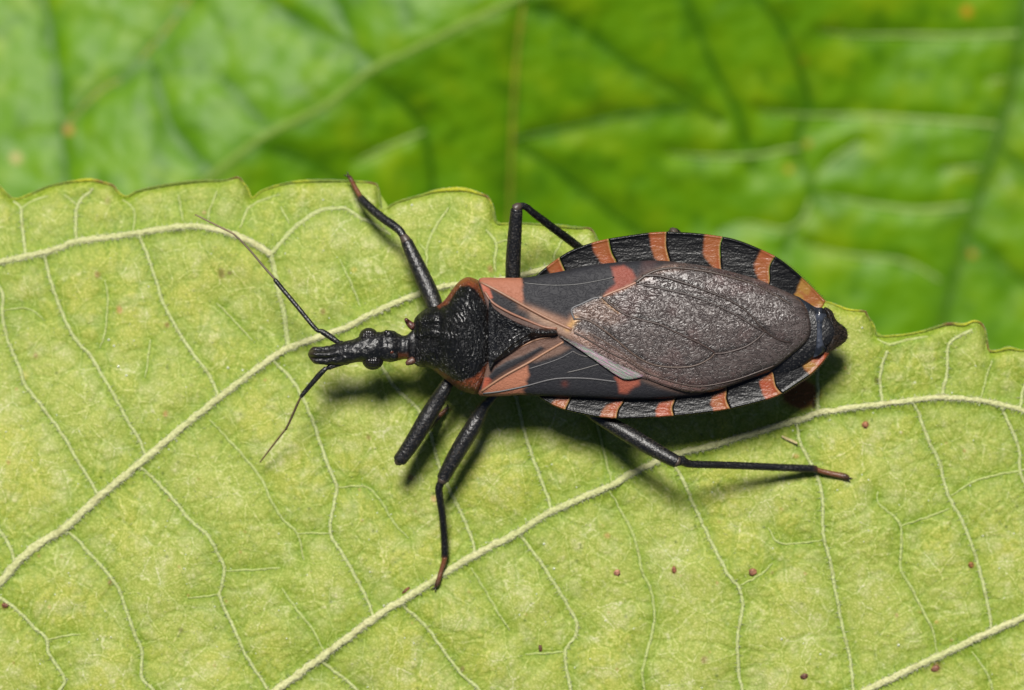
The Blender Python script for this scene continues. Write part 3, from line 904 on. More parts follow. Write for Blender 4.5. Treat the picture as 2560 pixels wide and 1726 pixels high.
# trunk: head, neck, thorax and abdomen in one skin.  rows: x, centre y, half width, centre z, half height
sec = [(770, 886, 3, 1.62, 0.03), (774, 886, 11, 1.62, 0.11), (781, 887, 18, 1.63, 0.17), (792, 889, 22, 1.65, 0.2), (816, 889, 24, 1.68, 0.23), (840, 886, 26, 1.72, 0.25),
       (858, 883, 29, 1.75, 0.27), (880, 879, 29, 1.77, 0.29), (901, 873, 32, 1.79, 0.32), (922, 871, 35, 1.8, 0.34), (940, 867, 36, 1.8, 0.35), (958, 866, 37, 1.78, 0.34),
       (975, 866, 39, 1.76, 0.33), (986, 866, 38, 1.74, 0.31), (996, 868, 33, 1.7, 0.27), (1007, 869, 30, 1.67, 0.25), (1018, 868, 31, 1.64, 0.26), (1032, 864, 40, 1.50, 0.24),
       (1060, 856, 58, 1.28, 0.40), (1100, 850, 80, 1.35, 0.48), (1150, 845, 110, 1.3, 0.5), (1200, 845, 122, 1.3, 0.56), (1260, 845, 118, 1.42, 0.74),
       (1340, 845, 125, 1.35, 0.66), (1420, 842, 145, 1.32, 0.62), (1520, 832, 175, 1.3, 0.62), (1620, 825, 190, 1.3, 0.6), (1720, 820, 190, 1.3, 0.57),
       (1800, 820, 175, 1.32, 0.52), (1880, 825, 150, 1.36, 0.46), (1950, 830, 118, 1.42, 0.38), (2010, 832, 82, 1.5, 0.28), (2050, 830, 50, 1.55, 0.2), (2075, 830, 30, 1.58, 0.13), (2090, 830, 6, 1.6, 0.04)]
sm = smooth([(a, b_, c_, d_, e_) for a, b_, c_, d_, e_ in sec], 3.0)
nseg = 72
ang = np.linspace(0, 2 * np.pi, nseg, endpoint=False)
bv = []; bc = []
for row in sm:
    x, yc, hw, zc, hz = row
    zc -= 0.15 * float(sstep(np.array(x), 1040, 1000))
    ca, sa = np.cos(ang), np.sin(ang)
    ex = 1.0 if x < 1030 else 0.8
    yy = yc + hw * np.sign(ca) * np.abs(ca) ** ex
    zz = zc + hz * np.sign(sa) * np.abs(sa) ** ex
    up = np.clip(sa, 0, 1)
    rel = (yy - yc)
    if x < 1000:
        # clypeus ridge with a groove each side at the front, frontal furrow between the eyes
        f = sstep(np.array(x), 870, 800)
        zz = zz + up * f * (0.055 * np.exp(-((rel + 3) / 6.0) ** 2) - 0.075 * np.exp(-((np.abs(rel + 3) - 11) / 4.0) ** 2))
        g = sstep(np.array(x), 945, 960) * sstep(np.array(x), 975, 962)
        zz = zz - up * g * 0.05
        zz = zz + up * 0.02 * (vnoise(np.full_like(yy, x), yy, 7, 55) - 0.5) * 2
        yy = yy + np.sign(ca) * np.abs(ca) ** 3 * 1.4 * (vnoise(np.full_like(yy, x), zz * 100, 8, 56) - 0.5) * 2
    bv.append(P(np.full(nseg, x), yy, zz))
    c = np.repeat(BK[None], nseg, 0)
    if x < 800:
        c = mixc(c, lin(70, 52, 40, 0.5), np.full(nseg, 0.6) * sstep(np.array(x), 795, 772))
    if 985 < x < 1030:
        m = sstep(rel, 10, 20) * sstep(np.array(x), 990, 998) * (1 - sstep(np.array(x), 1016, 1024))
        c = mixc(c, lin(112, 62, 28, 0.42), m * 0.9)
        c = mixc(c, lin(190, 140, 20, 0.42), sstep(rel, 23, 29) * m)
    bc.append(c)
bv = np.concatenate(bv); bc = np.concatenate(bc)
n = len(sm)
i = np.arange(n - 1)[:, None] * nseg; j = np.arange(nseg)[None, :]; j2 = (j + 1) % nseg
q = np.stack([i + j, i + nseg + j, i + nseg + j2, i + j2], -1).reshape(-1, 4)
capa = np.arange(nseg)[None]; capb = (np.arange(nseg) + (n - 1) * nseg)[None, ::-1]
body = make_mesh('body', bv, [q, capa, capb], m_cut, bug, bc)


HEADDROP = 0.55
def ellipsoid(name, px, py, z, rx, ry, rz, mat, parent, col, nu=28, nv=16, rotz=0.0):
    c0 = P(px, py, z - HEADDROP)
    th = np.linspace(0, np.pi, nv); ph = np.linspace(0, 2 * np.pi, nu, endpoint=False)
    T_, F_ = np.meshgrid(th, ph, indexing='ij')
    x = rx * np.sin(T_) * np.cos(F_); y = ry * np.sin(T_) * np.sin(F_); zz = rz * np.cos(T_)
    cr, sr = math.cos(rotz), math.sin(rotz)
    v_ = np.stack([x * cr - y * sr, x * sr + y * cr, zz], -1).reshape(-1, 3) / 1.0
    v_ = v_ * np.array([1 / S, 1 / S, 1 / S]) + c0
    i = np.arange(nv - 1)[:, None] * nu; j = np.arange(nu)[None]; jn = (j + 1) % nu
    f = np.stack([i + j, i + nu + j, i + nu + jn, i + jn], -1).reshape(-1, 4)
    return make_mesh(name, v_, f, mat, parent, np.repeat(np.asarray(col)[None], len(v_), 0))


EYE = lin(34, 30, 30, 0.5)
ellipsoid('compound_eye', 922, 845, 2.16, 25, 25, 27, m_eye, bug, EYE, 48, 28)
ellipsoid('compound_eye', 932, 899, 2.16, 27, 26, 28, m_eye, bug, EYE, 48, 28)
ellipsoid('ocellar_bump', 972, 837, 2.34, 13, 11, 12, m_cut, bug, BK, 20, 12, -0.5)
ellipsoid('ocellar_bump', 983, 887, 2.32, 12, 13, 11, m_cut, bug, BK, 20, 12, 0.4)
ellipsoid('ocellus', 966, 831, 2.40, 6, 6, 7, m_gloss, bug, lin(40, 34, 34), 16, 10)
ellipsoid('ocellus', 979, 880, 2.40, 6, 6, 7, m_gloss, bug, lin(110, 62, 45), 16, 10)
# antenna sockets
ellipsoid('antenna_socket', 850, 861, 2.1, 12, 8, 12, m_cut, bug, BK, 18, 10, 0.5)
ellipsoid('antenna_socket', 862, 905, 2.08, 13, 8, 12, m_cut, bug, BK, 18, 10, -0.2)

# pronotum
pro = smooth([(1033, 862), (1033, 838), (1033, 818), (1037, 797), (1053, 780), (1072, 769), (1095, 764), (1113, 749), (1128, 728), (1143, 709), (1158, 697), (1170, 693), (1184, 696), (1199, 704),
              (1207, 721), (1221, 752), (1231, 777), (1236, 816), (1238, 855), (1236, 893), (1229, 919), (1218, 945), (1206, 973), (1193, 986), (1172, 983),
              (1149, 974), (1123, 956), (1102, 940), (1087, 928), (1071, 920), (1048, 917), (1035, 908), (1033, 885)], 4, True)
or_u = [(1088, 760), (1113, 740), (1130, 715), (1158, 685), (1205, 695), (1225, 748), (1213, 760), (1203, 742), (1190, 724), (1170, 714), (1152, 716), (1135, 737), (1118, 758), (1098, 772)]
or_l = [(1080, 925), (1092, 923), (1112, 934), (1132, 950), (1155, 955), (1180, 947), (1202, 928), (1222, 905), (1236, 915), (1215, 955), (1196, 992), (1170, 990), (1100, 948)]
def pro_z(x, y, d):
    z = 1.74 - 0.14 * sstep(x, 1140, 1030) + 0.34 * (1 - np.exp(-d / 10.0)) + 0.40 * (1 - np.exp(-d / 45.0)) * sstep(x, 1030, 1150)
    z += 0.06 * sstep(x, 1100, 1190)
    ym = 852.0
    z -= 0.06 * np.exp(-((x - 1100) / 10.0) ** 2) * sstep(np.abs(y - ym), 8, 22)       # transverse furrow
    z -= 0.07 * np.exp(-((y - 849) / 6.0) ** 2) * sstep(x, 1110, 1080) * sstep(x, 1034, 1045)  # midline groove
    z += 0.07 * np.exp(-(((x - 1076) / 15.0) ** 2 + ((y - 829) / 13.0) ** 2))
    z += 0.05 * np.exp(-(((x - 1072) / 17.0) ** 2 + ((y - 878) / 16.0) ** 2))
    z -= 0.05 * np.exp(-((x - 1046) / 5.0) ** 2)
    z -= 0.06 * np.exp(-((y - 815) / 9.0) ** 2 - ((x - 1090) / 30.0) ** 2)
    z += 0.008 * np.sin((np.hypot((x - 1080) * 1.0, (y - 850) * 0.8) * 0.62 + 7 * fnoise(x, y, 30, 91))) * sstep(x, 1085, 1120) * sstep(d, 2, 14)
    return z
def pro_c(x, y, d):
    c = np.repeat(BK2[None], len(x), 0)
    wob = 3.5 * (vnoise(x, y, 12, 5) - 0.5)
    for pl in (or_u, or_l):
        m = pmask(pl, x + wob, y + wob, 4.0)
        c = mixc(c, lin(160, 84, 52, 0.42), m)
    c = mixc(c, lin(96, 48, 34), 0.5 * sstep(x, 1212, 1232) * sstep(np.abs(y - 850), 30, 70))
    return c
patch('pronotum', pro, 2.0, pro_z, m_pro, bug, pro_c, 0.3)
# collar spines
tube('collar_spine', [(1034, 818, 1.60, 10), (1027, 813, 1.58, 9), (1020, 806, 1.58, 7), (1015, 799, 1.70, 4.5)], m_cut, bug, flatc(lin(92, 52, 42)), 12, 2)
tube('collar_spine', [(1034, 900, 1.64, 10), (1027, 904, 1.65, 9), (1021, 907, 1.66, 7.5), (1017, 911, 1.66, 5)], m_cut, bug, flatc(lin(100, 66, 52)), 12, 2)

# wings lie on a common dome
union = smooth([(1195, 700), (1250, 695), (1301, 695), (1338, 690), (1407, 678), (1475, 664), (1533, 657), (1613, 652), (1667, 653), (1727, 660), (1802, 673), (1889, 697), (1932, 715), (1990, 742),
                (2014, 768), (2025, 799), (2027, 831), (2016, 856), (1985, 884), (1936, 922), (1896, 941), (1817, 970), (1760, 985), (1700, 994), (1620, 999), (1540, 998), (1450, 994), (1340, 990), (1300, 988), (1250, 991), (1198, 988),
                (1150, 950), (1120, 850), (1150, 740)], 8, True)
def dome(x, y):
    d, _, _ = nearest(union, x, y)
    d = np.where(inside(union, x, y), d, 0)
    z = 1.86 + 0.10 * (1 - np.exp(-d / 8.0)) + 0.30 * (1 - np.exp(-d / 70.0))
    z -= 0.10 * sstep(x, 1700, 2030)
    z += 0.06 * sstep(x, 1350, 1230)
    return z
A = smooth([(1198, 698), (1250, 695), (1301, 695), (1338, 690), (1407, 678), (1475, 664), (1533, 657), (1613, 652), (1667, 653), (1727, 660), (1802, 673), (1889, 697), (1932, 715), (1990, 742), (2014, 768), (2025, 799),
            (2027, 831), (2016, 856), (1985, 884), (1936, 922), (1896, 940), (1817, 969), (1773, 981), (1728, 982), (1690, 974), (1650, 961), (1610, 947), (1572, 948), (1545, 940), (1480, 895),
            (1430, 861), (1390, 836), (1361, 836), (1330, 836), (1290, 830), (1250, 815), (1222, 780), (1208, 735)], 6, True)
Bo = smooth([(1198, 988), (1250, 991), (1300, 988), (1340, 990), (1450, 994), (1540, 998), (1620, 999), (1700, 994), (1760, 985), (1800, 965), (1780, 930), (1700, 900), (1600, 890), (1500, 845), (1440, 815), (1400, 815), (1361, 820),
             (1300, 835), (1250, 860), (1222, 905), (1205, 960)], 6, True)
memA = [(1425, 838), (1437, 798), (1429, 774), (1485, 746), (1506, 741), (1532, 730), (1590, 706), (1622, 684), (1660, 664), (1700, 655), (1760, 640), (2060, 700), (2060, 900), (1900, 1000), (1600, 1000), (1480, 880)]
CHAR = lin(52, 52, 57, 0.40); MEM = lin(104, 92, 88, 0.36); TAN = lin(196, 146, 118, 0.5)
def pcol(c, poly, col, x, y, soft=4, s=1.0):
    return mixc(c, col, s * pmask(poly, x, y, soft))
def line_m(pts, x, y, w):
    d, _, _ = nearest(np.array(pts, float), x, y, False)
    return np.exp(-(d / w) ** 2)
clA = [(1200, 706), (1250, 731), (1310, 765), (1370, 797), (1436, 828), (1430, 850), (1385, 836), (1330, 835), (1230, 800), (1205, 730)]
clB = [(1204, 978), (1260, 940), (1320, 907), (1360, 882), (1410, 852), (1430, 820), (1330, 830), (1230, 870), (1210, 940)]
MEMV = [[(1510, 826), (1575, 880), (1644, 915), (1695, 919), (1739, 914), (1773, 898), (1786, 885)], [(1786, 885), (1862, 868), (1891, 850), (1913, 829)],
        [(1590, 709), (1715, 736), (1780, 759), (1834, 785), (1911, 831)], [(1620, 690), (1715, 710), (1780, 733), (1834, 757), (1871, 783), (1912, 827), (1943, 848), (1975, 857)],
        [(1506, 744), (1560, 785), (1650, 812), (1693, 833), (1737, 853), (1787, 883)], [(1655, 946), (1739, 966), (1784, 962), (1851, 946), (1935, 915)], [(1700, 671), (1802, 687), (1890, 714), (1975, 760)]]
def colA(x, y, d):
    wob = 6 * (fnoise(x, y, 16, 13) - 0.5)
    c = np.repeat(CHAR[None], len(x), 0)
    c = pcol(c, memA, MEM, x, y, 2.5)
    c = pcol(c, clA, lin(112, 88, 80, 0.4), x, y, 2)
    c = pcol(c, [(1208, 716), (1240, 731), (1300, 765), (1350, 790), (1352, 806), (1310, 796), (1268, 780), (1238, 762), (1216, 738)], lin(44, 42, 46, 0.4), x, y, 5)
    c = pcol(c, [(1195, 690), (1302, 690), (1308, 708), (1306, 728), (1309, 748), (1305, 760), (1200, 706)], lin(206, 134, 104, 0.38), x + wob, y, 6)
    c = mixc(c, lin(206, 112, 84), 0.8 * pmask([(1200, 700), (1222, 716), (1232, 745), (1222, 750), (1208, 728)], x, y, 3))
    c = mixc(c, TAN, 0.55 * line_m([(1305, 765), (1370, 790), (1420, 808), (1432, 795)], x, y, 10))
    c = mixc(c, lin(216, 176, 148, 0.42), 0.6 * line_m([(1335, 788), (1385, 812), (1420, 830), (1470, 856)], x, y, 13))
    c = mixc(c, lin(228, 176, 108), 0.75 * line_m([(1420, 822), (1432, 808), (1440, 798)], x, y, 8))
    c = pcol(c, [(1440, 795), (1440, 775), (1490, 750), (1510, 748), (1530, 775), (1560, 800), (1520, 815), (1480, 800)], lin(160, 124, 104, 0.4), x + wob, y, 12, 0.5)
    c = mixc(c, lin(206, 152, 84), 0.6 * line_m([(1508, 748), (1528, 765), (1548, 780)], x, y, 6))
    c = pcol(c, [(1528, 668), (1558, 664), (1580, 676), (1592, 698), (1588, 711), (1563, 718), (1532, 733), (1508, 744), (1520, 728), (1538, 708), (1532, 690)], lin(184, 100, 82, 0.35), x + wob, y + wob, 6)
    c = mixc(c, lin(168, 120, 96), 0.8 * line_m([(1592, 706), (1560, 722), (1510, 741)], x, y, 5))
    c = mixc(c, lin(150, 118, 100, 0.5), 0.6 * line_m([(1592, 706), (1622, 686), (1665, 671), (1710, 668)], x, y, 9))
    c = mixc(c, lin(78, 62, 56, 0.5), 0.6 * sstep(-d, -9, -2) * sstep(x, 1600, 1700))
    c = mixc(c, lin(158, 122, 110, 0.5), 0.5 * line_m([(1440, 840), (1520, 880), (1600, 925), (1680, 958), (1750, 968)], x, y, 14))
    for vl in MEMV:
        c = mixc(c, lin(46, 38, 34, 0.36), 0.8 * line_m([(a, b_ - 3) for a, b_ in vl], x, y, 7))
    c = mixc(c, lin(112, 78, 74, 0.5), 0.35 * sstep(fnoise(x, y, 60, 15), 0.5, 0.8) * sstep(x, 1500, 1560))
    return c
def colB(x, y, d):
    wob = 6 * (fnoise(x, y, 16, 14) - 0.5)
    c = np.repeat(CHAR[None], len(x), 0)
    c = pcol(c, clB, lin(132, 100, 86, 0.4), x, y, 2)
    c = pcol(c, [(1216, 948), (1236, 922), (1268, 903), (1310, 888), (1352, 866), (1362, 872), (1320, 898), (1260, 930), (1222, 956)], lin(44, 44, 48, 0.5), x, y, 4)
    c = pcol(c, [(1190, 985), (1207, 974), (1318, 914), (1323, 937), (1314, 953), (1318, 964), (1304, 975), (1318, 992), (1190, 996)], lin(214, 142, 110, 0.40), x + wob, y, 6)
    c = mixc(c, lin(208, 104, 74), 0.8 * pmask([(1205, 972), (1212, 945), (1222, 945), (1230, 952), (1214, 970)], x, y, 4))
    c = pcol(c, [(1322, 905), (1345, 890), (1400, 860), (1425, 870), (1400, 885), (1340, 905)], lin(150, 116, 98, 0.5), x, y, 7, 0.7)
    c = pcol(c, [(1536, 944), (1558, 930), (1600, 940), (1597, 960), (1582, 972), (1568, 985), (1548, 983), (1545, 960)], lin(200, 112, 88, 0.35), x + wob, y + wob, 6)
    c = mixc(c, lin(130, 62, 46), 0.5 * np.exp(-(np.hypot(x - 1412, y - 960) / 8) ** 2))
    c = mixc(c, lin(150, 116, 98, 0.5), 0.4 * line_m([(1600, 945), (1650, 965), (1700, 978), (1750, 986)], x, y, 7))
    return c
def memattr(o, f):
    pass
wingA = patch('forewing', A, 2.2, lambda x, y, d: dome(x, y) + 0.07 - 0.04 * sstep(-d, -5, 0) - 0.03 * pmask([(1205, 712), (1250, 735), (1300, 763), (1370, 800), (1350, 812), (1250, 790), (1215, 745)], x, y, 6), m_wing, bug, colA, 0.045)
wingB = patch('forewing', Bo, 2.2, lambda x, y, d: dome(x, y) - 0.03 * sstep(-d, -5, 0) - 0.05 * sstep(x, 1620, 1760) + 0.03 * pmask([(1216, 948), (1236, 922), (1310, 885), (1362, 866), (1320, 898), (1222, 956)], x, y, 6), m_wing, bug, colB, 0.045)
for o, kind in ((wingA, 'A'), (wingB, 'B')):
    me = o.data
    co = np.empty(len(me.vertices) * 3, np.float32); me.vertices.foreach_get('co', co); co = co.reshape(-1, 3)
    px = co[:, 0] * S * D / (D - co[:, 2]) + 1280; py = 863 - co[:, 1] * S * D / (D - co[:, 2])
    a = me.attributes.new('membrane', 'FLOAT', 'POINT')
    a.data.foreach_set('value', (pmask(memA, px, py, 4) if kind == 'A' else np.zeros(len(px))).astype(np.float32))
wingA['label'] = 'forewing lying on top, with the wide crinkled brown membrane'
wingB['label'] = 'forewing mostly tucked under the other one'


def wvein(parent, pts, r, col, lift=0.07, r2=None):
    s = smooth([p[:2] for p in pts], 5)
    z = dome(s[:, 0], s[:, 1]) + lift
    rr = np.linspace(r, r2 if r2 is not None else r, len(s))
    rows = np.column_stack([s, z + rr / S * 0.1, rr])
    tube('wing_vein', rows, m_ant, parent, flatc(col), 8, 4, 0.8)
WV = lin(74, 58, 52, 0.5); WT = lin(196, 142, 108, 0.5); WG = lin(92, 88, 86, 0.42)
wvein(wingA, [(1437, 798), (1455, 798), (1478, 805), (1510, 826), (1540, 850), (1575, 880), (1608, 902), (1644, 915), (1695, 919), (1739, 914), (1773, 898), (1786, 885)], 2.6, lin(96, 76, 64, 0.45), r2=2.0)
wvein(wingA, [(1786, 885), (1817, 882), (1862, 868), (1891, 850), (1913, 829)], 2.4, WV)
wvein(wingA, [(1590, 709), (1652, 722), (1715, 736), (1780, 759), (1834, 785), (1878, 811), (1911, 831)], 2.6, lin(78, 66, 62, 0.45))
wvein(wingA, [(1606, 690), (1650, 691), (1715, 710), (1780, 733), (1834, 757), (1871, 783), (1912, 827), (1943, 848), (1975, 857)], 4.0, lin(70, 56, 50, 0.42), r2=2.0)
wvein(wingA, [(1506, 744), (1530, 765), (1560, 785), (1600, 800), (1650, 812), (1693, 833), (1737, 853), (1769, 870), (1787, 883)], 2.8, WV, r2=2.2)
wvein(wingA, [(1436, 832), (1471, 850), (1525, 882), (1569, 903), (1612, 930), (1655, 946), (1695, 958), (1739, 966), (1784, 962), (1851, 946), (1935, 915)], 2.4, lin(88, 70, 62, 0.42), r2=1.6)
wvein(wingA, [(1470, 832), (1500, 848), (1545, 876), (1590, 910), (1634, 940)], 1.8, lin(110, 88, 76, 0.42))
wvein(wingA, [(1590, 707), (1620, 686), (1655, 674), (1700, 671), (1760, 678), (1802, 687), (1850, 700), (1890, 714), (1935, 737), (1975, 760)], 4.0, lin(84, 68, 58, 0.42), r2=2.0)
wvein(wingA, [(1436, 800), (1429, 774), (1455, 760), (1485, 746), (1497, 745)], 2.4, lin(104, 104, 106, 0.5))
wvein(wingA, [(1592, 706), (1562, 720), (1530, 732), (1508, 742)], 3.0, lin(176, 128, 104, 0.5))
wvein(wingA, [(1308, 708), (1375, 714), (1440, 712), (1500, 702), (1535, 694)], 3.2, lin(30, 30, 32, 0.4), 0.05)
wvein(wingA, [(1310, 740), (1360, 738), (1430, 740), (1490, 745)], 2.2, lin(30, 30, 32, 0.4), 0.05)
wvein(wingA, [(1202, 706), (1250, 731), (1310, 765), (1370, 797), (1428, 824)], 3.0, lin(176, 128, 100, 0.42), r2=4.0)
wvein(wingA, [(1212, 730), (1232, 757), (1270, 780), (1315, 800), (1360, 818), (1392, 822)], 3.0, lin(158, 108, 84, 0.5))
wvein(wingB, [(1204, 978), (1260, 941), (1320, 908), (1360, 884), (1408, 856)], 3.0, lin(184, 134, 102, 0.42), 0.0)
wvein(wingB, [(1234, 904), (1262, 889), (1300, 868), (1340, 850), (1375, 843)], 2.6, lin(176, 128, 96, 0.5), 0.0)
wvein(wingB, [(1208, 984), (1250, 979), (1313, 966), (1370, 951), (1410, 946), (1470, 947), (1540, 955)], 2.2, lin(92, 90, 92, 0.42), 0.0)
wvein(wingB, [(1322, 923), (1375, 906), (1405, 894), (1432, 879)], 1.6, lin(92, 90, 92, 0.42), 0.0)
wvein(wingB, [(1432, 879), (1450, 888), (1470, 893)], 1.8, WG, 0.0)
wvein(wingB, [(1418, 932), (1460, 922), (1500, 910)], 1.8, WG, 0.0)
# iridescent fold along the edge of the upper wing
iri = smooth([(1394, 838), (1425, 850), (1470, 870), (1540, 908), (1598, 934), (1606, 942), (1570, 949), (1545, 941), (1480, 896), (1430, 862)], 5, True)
patch('wing_fold', iri, 2.0, lambda x, y, d: dome(x, y) + 0.076, m_iri, wingA, lambda x, y, d: mixc(np.repeat(lin(188, 180, 178, 0.5)[None], len(x), 0), lin(104, 88, 84, 0.4), sstep(x, 1480, 1400) * 0.7 + 0.5 * sstep(-d, -5, 0)), 0.008)

# scutellum
scu = smooth([(1222, 755), (1232, 768), (1255, 786), (1285, 802), (1308, 812), (1338, 821), (1361, 822), (1384, 823), (1393, 827), (1394, 834), (1388, 839), (1361, 841), (1338, 845), (1315, 856),
              (1292, 871), (1265, 888), (1240, 902), (1222, 915)], 4, True)
def scu_z(x, y, d):
    z = 2.30 + 0.05 * (1 - np.exp(-d / 4.0)) + 0.07 * sstep(x, 1320, 1230)
    z += 0.10 * line_m([(1236, 776), (1268, 797), (1303, 815), (1330, 828)], x, y, 6) + 0.10 * line_m([(1236, 900), (1276, 862), (1303, 843), (1330, 833)], x, y, 5)
    z += 0.14 * line_m([(1330, 831), (1350, 831), (1388, 831)], x, y, 7)
    z -= 0.05 * sstep(d, 14, 26)
    return z
patch('scutellum', scu, 1.8, scu_z, m_scu, bug, lambda x, y, d: mixc(np.repeat(lin(32, 32, 35, 0.4)[None], len(x), 0), lin(120, 62, 30), 0.35 * sstep(-d, -2.5, -0.5) * sstep(x, 1260, 1300)), 0.22)

# rim plates of the abdomen, one per segment and side
up_out = smooth([(1338, 691), (1361, 671), (1395, 646), (1430, 625), (1480, 607), (1521, 597), (1579, 588), (1625, 582), (1666, 580), (1737, 583), (1806, 592), (1845, 601), (1889, 618), (1938, 641), (1975, 667), (2014, 702), (2040, 728), (2064, 753)], 5)
lo_out = smooth([(1343, 989), (1360, 1002), (1384, 1015), (1417, 1027), (1456, 1036), (1493, 1043), (1541, 1047), (1600, 1046), (1684, 1041), (1762, 1033), (1826, 1023), (1873, 1012), (1918, 1000), (1956, 985), (1996, 959), (2029, 936), (2056, 908), (2073, 885)], 5)
SU = [[(1338, 691), (1346, 722)], [(1397, 644), (1412, 678), (1424, 706)], [(1521, 597), (1529, 632), (1542, 657), (1553, 690)], [(1666, 580), (1666, 618), (1675, 654), (1682, 690)],
      [(1807, 592), (1800, 619), (1803, 672), (1806, 706)], [(1938, 641), (1924, 668), (1924, 706), (1914, 738)], [(2064, 753), (2055, 769), (2030, 790)]]
SL = [[(1343, 989), (1350, 960)], [(1412, 1026), (1428, 992), (1434, 965)], [(1541, 1047), (1546, 1025), (1560, 1002), (1565, 972)], [(1685, 1041), (1681, 1020), (1690, 993), (1692, 962)],
      [(1826, 1023), (1816, 1000), (1817, 973), (1811, 942)], [(1956, 985), (1940, 966), (1933, 933), (1922, 905)], [(2073, 885), (2063, 875), (2035, 862)]]
UB = [[(1366, 664), (1399, 640), (1412, 678), (1414, 690), (1380, 692), (1374, 680)], [(1480, 604), (1522, 592), (1529, 632), (1545, 668), (1520, 672), (1500, 655), (1484, 625)],
      [(1624, 578), (1668, 575), (1668, 618), (1678, 665), (1655, 662), (1636, 645), (1626, 615)], [(1763, 582), (1809, 588), (1802, 619), (1805, 680), (1784, 672), (1766, 650), (1757, 632)],
      [(1904, 622), (1940, 636), (1926, 668), (1926, 712), (1900, 702), (1888, 682), (1886, 660)], [(2006, 695), (2072, 750), (2055, 775), (2035, 775), (1985, 740), (1993, 725)]]
LB = [[(1376, 1014), (1414, 1032), (1430, 992), (1428, 980), (1402, 982), (1388, 1000)], [(1497, 1050), (1543, 1052), (1548, 1025), (1562, 1002), (1540, 1004), (1516, 1015), (1503, 1030)],
      [(1640, 1048), (1687, 1046), (1683, 1020), (1692, 993), (1672, 1000), (1648, 1010), (1640, 1025)], [(1788, 1034), (1828, 1028), (1818, 1000), (1818, 968), (1800, 980), (1782, 992), (1777, 1010)],
      [(1922, 1004), (1958, 990), (1942, 966), (1934, 925), (1918, 938), (1900, 955), (1906, 985)], [(2029, 942), (2080, 885), (2063, 870), (2030, 880), (2006, 910), (2012, 925)]]
def between(curve, a, b_):
    da = np.hypot(*(curve - np.array(a)).T); db = np.hypot(*(curve - np.array(b_)).T)
    i, j = da.argmin(), db.argmin()
    return curve[i:j + 1]
for side, (outl, sut, bands) in enumerate(((up_out, SU, UB), (lo_out, SL, LB))):
    for k in range(6):
        arc = between(outl, sut[k][0], sut[k + 1][0])
        s1 = smooth(sut[k + 1], 4); s0 = smooth(sut[k], 4)
        gap = 0.5 if k < 5 else 0
        poly = np.concatenate([arc, s1[1:] - [gap, 0], s0[::-1][:-1] + [gap, 0]])
        def zf(x, y, d, outl=outl, s1=s1, side=side, k=k):
            do, _, _ = nearest(outl, x, y, False)
            z = 1.70 - 0.02 * sstep(do, 0, 40) + 0.05 * np.exp(-(do / 5.0) ** 2) - 0.06 * np.exp(-(do / 1.6) ** 2)
            ds, _, _ = nearest(s1, x, y, False)
            z += 0.035 * np.exp(-(ds / 8.0) ** 2) - 0.03 * np.exp(-(d / 1.5) ** 2)
            z += 0.010 * fnoise(x * 0.3, y, 7, 33)
            return z - 0.18 * sstep(x, 1900, 2070)
        def cf(x, y, d, band=bands[k], s1=s1, outl=outl, side=side):
            c = np.repeat(lin(18, 18, 20, 0.35)[None], len(x), 0)
            wob = 5 * (fnoise(x, y, 14, 35) - 0.5)
            m = pmask(band, x + wob, y, 4.5)
            c = mixc(c, ORG if k < 5 else lin(180, 112, 62, 0.38), m)
            c = mixc(c, lin(198, 90, 58, 0.35), m * (0.3 + 0.5 * side) * sstep(fnoise(x, y, 30, 37), 0.4, 0.7))
            ds, _, _ = nearest(s1, x, y, False)
            if k < 5:
                c = mixc(c, CREAM, 0.75 * m * sstep(-ds, -5, -1))
            else:
                c = mixc(c, lin(176, 144, 60), m * 0.5 * sstep(fnoise(x, y, 24, 39), 0.45, 0.65))
            return c
        patch('abdomen_plate', poly, 2.2, zf, m_con, bug, cf, 0.10)

# last back plate and hairy tail end
te = smooth([(1985, 745), (2012, 752), (2038, 768), (2060, 772), (2068, 800), (2070, 840), (2066, 872), (2052, 886), (2020, 900), (1985, 905), (1975, 820)], 5, True)
patch('back_plate', te, 2.2, lambda x, y, d: 1.64 + 0.10 * (1 - np.exp(-d / 10)) + 0.05 * np.sin((x - 2000) * 0.16) * sstep(x, 2020, 2035), m_gloss, bug,
      lambda x, y, d: mixc(np.repeat(lin(40, 43, 50, 0.4)[None], len(x), 0), lin(90, 96, 110, 0.5), 0.6 * sstep(fnoise(x, y, 22, 41), 0.5, 0.7) * sstep(x, 2010, 2030)), 0.2)
tl = smooth([(2060, 770), (2079, 777), (2088, 796), (2097, 807), (2114, 820), (2119, 835), (2116, 851), (2101, 864), (2075, 880), (2062, 882), (2068, 850), (2070, 810)], 4, True)
def tail_z(x, y, d):
    return 1.52 + 0.16 * (1 - np.exp(-d / 7)) - 0.15 * sstep(x, 2075, 2120)
patch('tail_segment', tl, 2.0, tail_z, m_con, bug, lambda x, y, d: mixc(np.repeat(lin(26, 24, 22, 0.5)[None], len(x), 0), lin(100, 78, 54, 0.4), 0.5 * sstep(vnoise(x, y, 6, 8), 0.55, 0.95) * sstep(x, 2078, 2095)), 0.28)

# ------------------------------------------------------------------ legs and antennae
LB_, LF_, LC_ = [], [], []
BH_ = (LB_, LF_, LC_)
r4 = random.Random(4)


